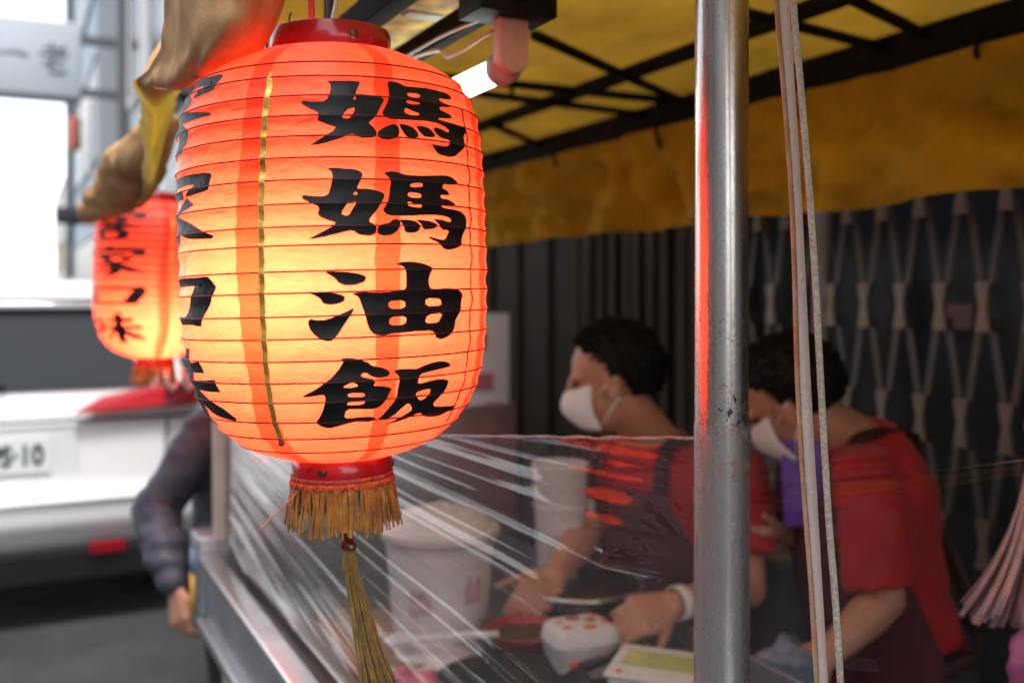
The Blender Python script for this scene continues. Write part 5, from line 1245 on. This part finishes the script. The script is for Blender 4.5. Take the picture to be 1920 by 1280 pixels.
# pink hank of raffia ties at the right
hk = empty('raffia_hank', at(1985, 900, 1.40), 'hank of pale pink plastic raffia strips flaring out at the right edge of the picture', 'raffia hank')
b = bmesh.new(); top = at(1962, 800, 1.42)
for k in range(150):
    a_ = random.uniform(0, 2 * math.pi); q = math.sqrt(random.random()); L_ = random.uniform(.27, .295); pts = []
    for i in range(10):
        f = i / 9; r = (.022 + .02 * f + .075 * f ** 2.6) * q; pts.append(top + Vector((math.cos(a_) * r - .012 * f, math.sin(a_) * r * .7, -L_ * f + .02 * q * f * f)))
    rings = []
    for i, p in enumerate(pts):
        sd = Vector((-math.sin(a_), math.cos(a_) * .7, 0)); rings.append([p - sd * (.003 + .004 * i / 9), p + sd * (.003 + .004 * i / 9), p + sd * (.003 + .004 * i / 9) + Vector((.0004, .0004, 0)), p - sd * .003 + Vector((.0004, .0004, 0))])
    add_rings(b, rings)
build('raffia_strips', b, M['hank'], hk)['kind'] = 'stuff'
b = bmesh.new(); add_lathe(b, [(.022, -.012), (.028, -.006), (.028, .006), (.022, .012)], top + Vector((0, 0, .0)), 20); build('tie', b, M['hank'], hk)
b = bmesh.new(); add_tube(b, [top, top + Vector((.02, 0, .3)), onroof(1962, 20) + Vector((0, 0, 0))], .004, 8); build('hanging_string', b, M['cord'], hk)
b = bmesh.new(); c = at(1930, 1255, 1.36)
bmesh.ops.create_icosphere(b, subdivisions=3, radius=1, matrix=Matrix.Translation(c) @ Matrix.Diagonal((.026, .03, .055, 1)))
for v_ in b.verts: v_.co += (v_.co - c).normalized() * .010 * fbm(v_.co, 40)
tag(build('magenta_bag', b, M['magenta']), 'small magenta plastic bag just below the pink raffia hank', 'plastic bag')

# ------------------------------------------------------------------ white car at the kerb, seen from behind
CR = Vector((*P2(392, 5.05), 0)); U, V = N, D; UP = Vector((0, 0, 1)); W = 1.84
car = empty('parked_car', CR - U * W / 2, 'white parked SUV seen from behind with red tail lamps beside the stall', 'car')
def cv(x, y, z): return CR - U * (W / 2) + U * x + V * y + UP * z      # x from the car's centre, y forward
side = [(.10, .34), (.02, .42), (-.03, .50), (-.03, .62), (.03, .66), (.06, .95), (.10, 1.08), (.34, 1.54), (.42, 1.63), (.8, 1.68), (1.9, 1.69), (2.6, 1.62), (3.35, 1.10), (4.2, .98), (4.45, .85), (4.5, .45), (4.4, .30), (3.0, .28), (1.0, .28)]
def hw(z): return .92 if z < .9 else .92 - (z - .9) * .30
b = bmesh.new(); L_, R__ = [], []
for y, z in side:
    L_.append(b.verts.new(cv(-hw(z), y, z))); R__.append(b.verts.new(cv(hw(z), y, z)))
n = len(side)
for k in range(n): b.faces.new((L_[k], L_[(k + 1) % n], R__[(k + 1) % n], R__[k]))
b.faces.new(L_[::-1]); b.faces.new(R__)
bmesh.ops.triangulate(b, faces=[f_ for f_ in b.faces if len(f_.verts) > 4])
o = build('body', b, M['carwhite'], car); bv = o.modifiers.new('b', 'BEVEL'); bv.width = .035; bv.segments = 4; bv.limit_method = 'ANGLE'; bv.angle_limit = R(18)
def plate_on(name, pts, m, th=.012, par=None, lab=None):
    b = bmesh.new(); vs = [b.verts.new(p) for p in pts]; b.faces.new(vs)
    bmesh.ops.recalc_face_normals(b, faces=b.faces)
    nrm = b.faces[:][0].normal.copy()
    out = -V; 
    ex = bmesh.ops.extrude_face_region(b, geom=b.faces[:]); 
    sgn = 1 if nrm.dot(out) > 0 else -1
    for g in ex['geom']:
        if isinstance(g, bmesh.types.BMVert): g.co += nrm * th * sgn
    o = build(name, b, m, par or car, False)
    return o
ry = lambda z: .10 + (z - 1.08) * (.24 / .46)     # slope of the tailgate glass
plate_on('rear_window', [cv(-.66, ry(1.13) - .004, 1.13), cv(.66, ry(1.13) - .004, 1.13), cv(.60, ry(1.52) - .004, 1.52), cv(-.60, ry(1.52) - .004, 1.52)], M['carglass'])
plate_on('spoiler', [cv(-.62, .28, 1.555), cv(.62, .28, 1.555), cv(.60, .32, 1.64), cv(-.60, .32, 1.64)], M['carwhite'], .05)
for sg in (-1, 1):
    lp_ = [cv(sg * .30, .045, 1.015), cv(sg * .905, .05, 1.04), cv(sg * .885, .085, 1.165), cv(sg * .42, .07, 1.085)]
    o = plate_on('tail_lamp', lp_, M['lamp_red'], .05)
    plate_on('inner_lens', [cv(sg * .70, -.016, 1.055), cv(sg * .86, -.014, 1.065), cv(sg * .85, -.002, 1.16), cv(sg * .71, -.008, 1.14)], M['lamp_dark'], .006, o)
    plate_on('reflector', [cv(sg * .36, -.01, .355), cv(sg * .52, -.008, .355), cv(sg * .52, -.02, .405), cv(sg * .36, -.022, .405)], M['lamp_red'], .012)
    b = bmesh.new(); add_tube(b, [cv(sg * .62, .5, 1.70), cv(sg * .62, .6, 1.745), cv(sg * .62, 2.0, 1.75), cv(sg * .62, 2.2, 1.70)], .02, 8); build('roof_rail', b, M['carblack'], car)
    b = bmesh.new(); vs = [cv(sg * (hw(z) + .004), y, z) for y, z in ((.55, 1.10), (2.9, 1.10), (2.45, 1.55), (.72, 1.57))]; vs = [b.verts.new(v_) for v_ in vs]; b.faces.new(vs); solid(build('side_window', b, M['carglass'], car, False), .008)
    for y in (.85, 3.5):
        w_ = bpy.data.objects.new('wheel', None); COL.objects.link(w_); w_.parent = car; w_.location = cv(sg * .80, y, .33) - CR + U * W / 2
        b = bmesh.new(); add_lathe(b, [(.20, -.10), (.31, -.11), (.33, -.08), (.33, .08), (.31, .11), (.20, .10), (.20, -.10)], cv(sg * .80, y, .33), 36, axis=U); build('tyre', b, M['tyre'], w_)
        b = bmesh.new(); add_lathe(b, [(.001, .05 * sg), (.05, .06 * sg), (.18, .03 * sg), (.205, .09 * sg), (.205, -.09 * sg)], cv(sg * .80, y, .33), 30, axis=U); build('rim', b, M['alloy'], w_)
for sg in (-1, 1):
    plate_on('panel_gap', [cv(sg * .70, .018, .64), cv(sg * .708, .018, .64), cv(sg * .728, .048, .985), cv(sg * .72, .048, .985)], M['carblack'], .006)
plate_on('dark_seam', [cv(-.90, .040, .985), cv(.90, .040, .985), cv(.90, .040, .998), cv(-.90, .040, .998)], M['carblack'], .008)
plate_on('handle_recess', [cv(-.34, .046, .70), cv(.34, .046, .70), cv(.30, .056, .965), cv(-.30, .056, .965)], M['carwhite'], .010)
pl = plate_on('number_plate', [cv(-.19, .034, .75), cv(.19, .034, .75), cv(.19, .041, .915), cv(-.19, .041, .915)], M['plate'], .008)
cu = bpy.data.curves.new('plate_text', 'FONT'); cu.body = 'MPS\u00b710'; cu.size = .135; cu.align_x = 'CENTER'; cu.align_y = 'CENTER'; cu.extrude = .0015; cu.offset = .004
cu.materials.append(M['plate_ink']); tmp = bpy.data.objects.new('plate_text', cu); COL.objects.link(tmp); bpy.context.view_layer.update()
tme = bpy.data.meshes.new_from_object(tmp.evaluated_get(bpy.context.evaluated_depsgraph_get())); bpy.data.objects.remove(tmp)
to = bpy.data.objects.new('plate_characters', tme); COL.objects.link(to); to.parent = pl
zz = -V; xx = U; yy = zz.cross(xx)
c_ = cv(.0, .026, .83); wm = Matrix.Translation(c_) @ Matrix((xx, UP, zz)).transposed().to_4x4() @ Matrix.Diagonal((.80, 1, 1, 1))
to.matrix_local = world_of(pl).inverted() @ wm
plate_on('lower_valance', [cv(-.80, .06, .24), cv(.80, .06, .24), cv(.82, .04, .37), cv(-.82, .04, .37)], M['carblack'], .05)
plate_on('bumper_step', [cv(-.90, -.022, .60), cv(.90, -.022, .60), cv(.90, .0, .635), cv(-.90, .0, .635)], M['carwhite'], .03)
b = bmesh.new(); add_tube(b, [cv(.0, .10, 1.15), cv(-.30, .13, 1.19), cv(-.42, .15, 1.22)], .008, 6); build('wiper', b, M['carblack'], car)

bpy.context.view_layer.update()
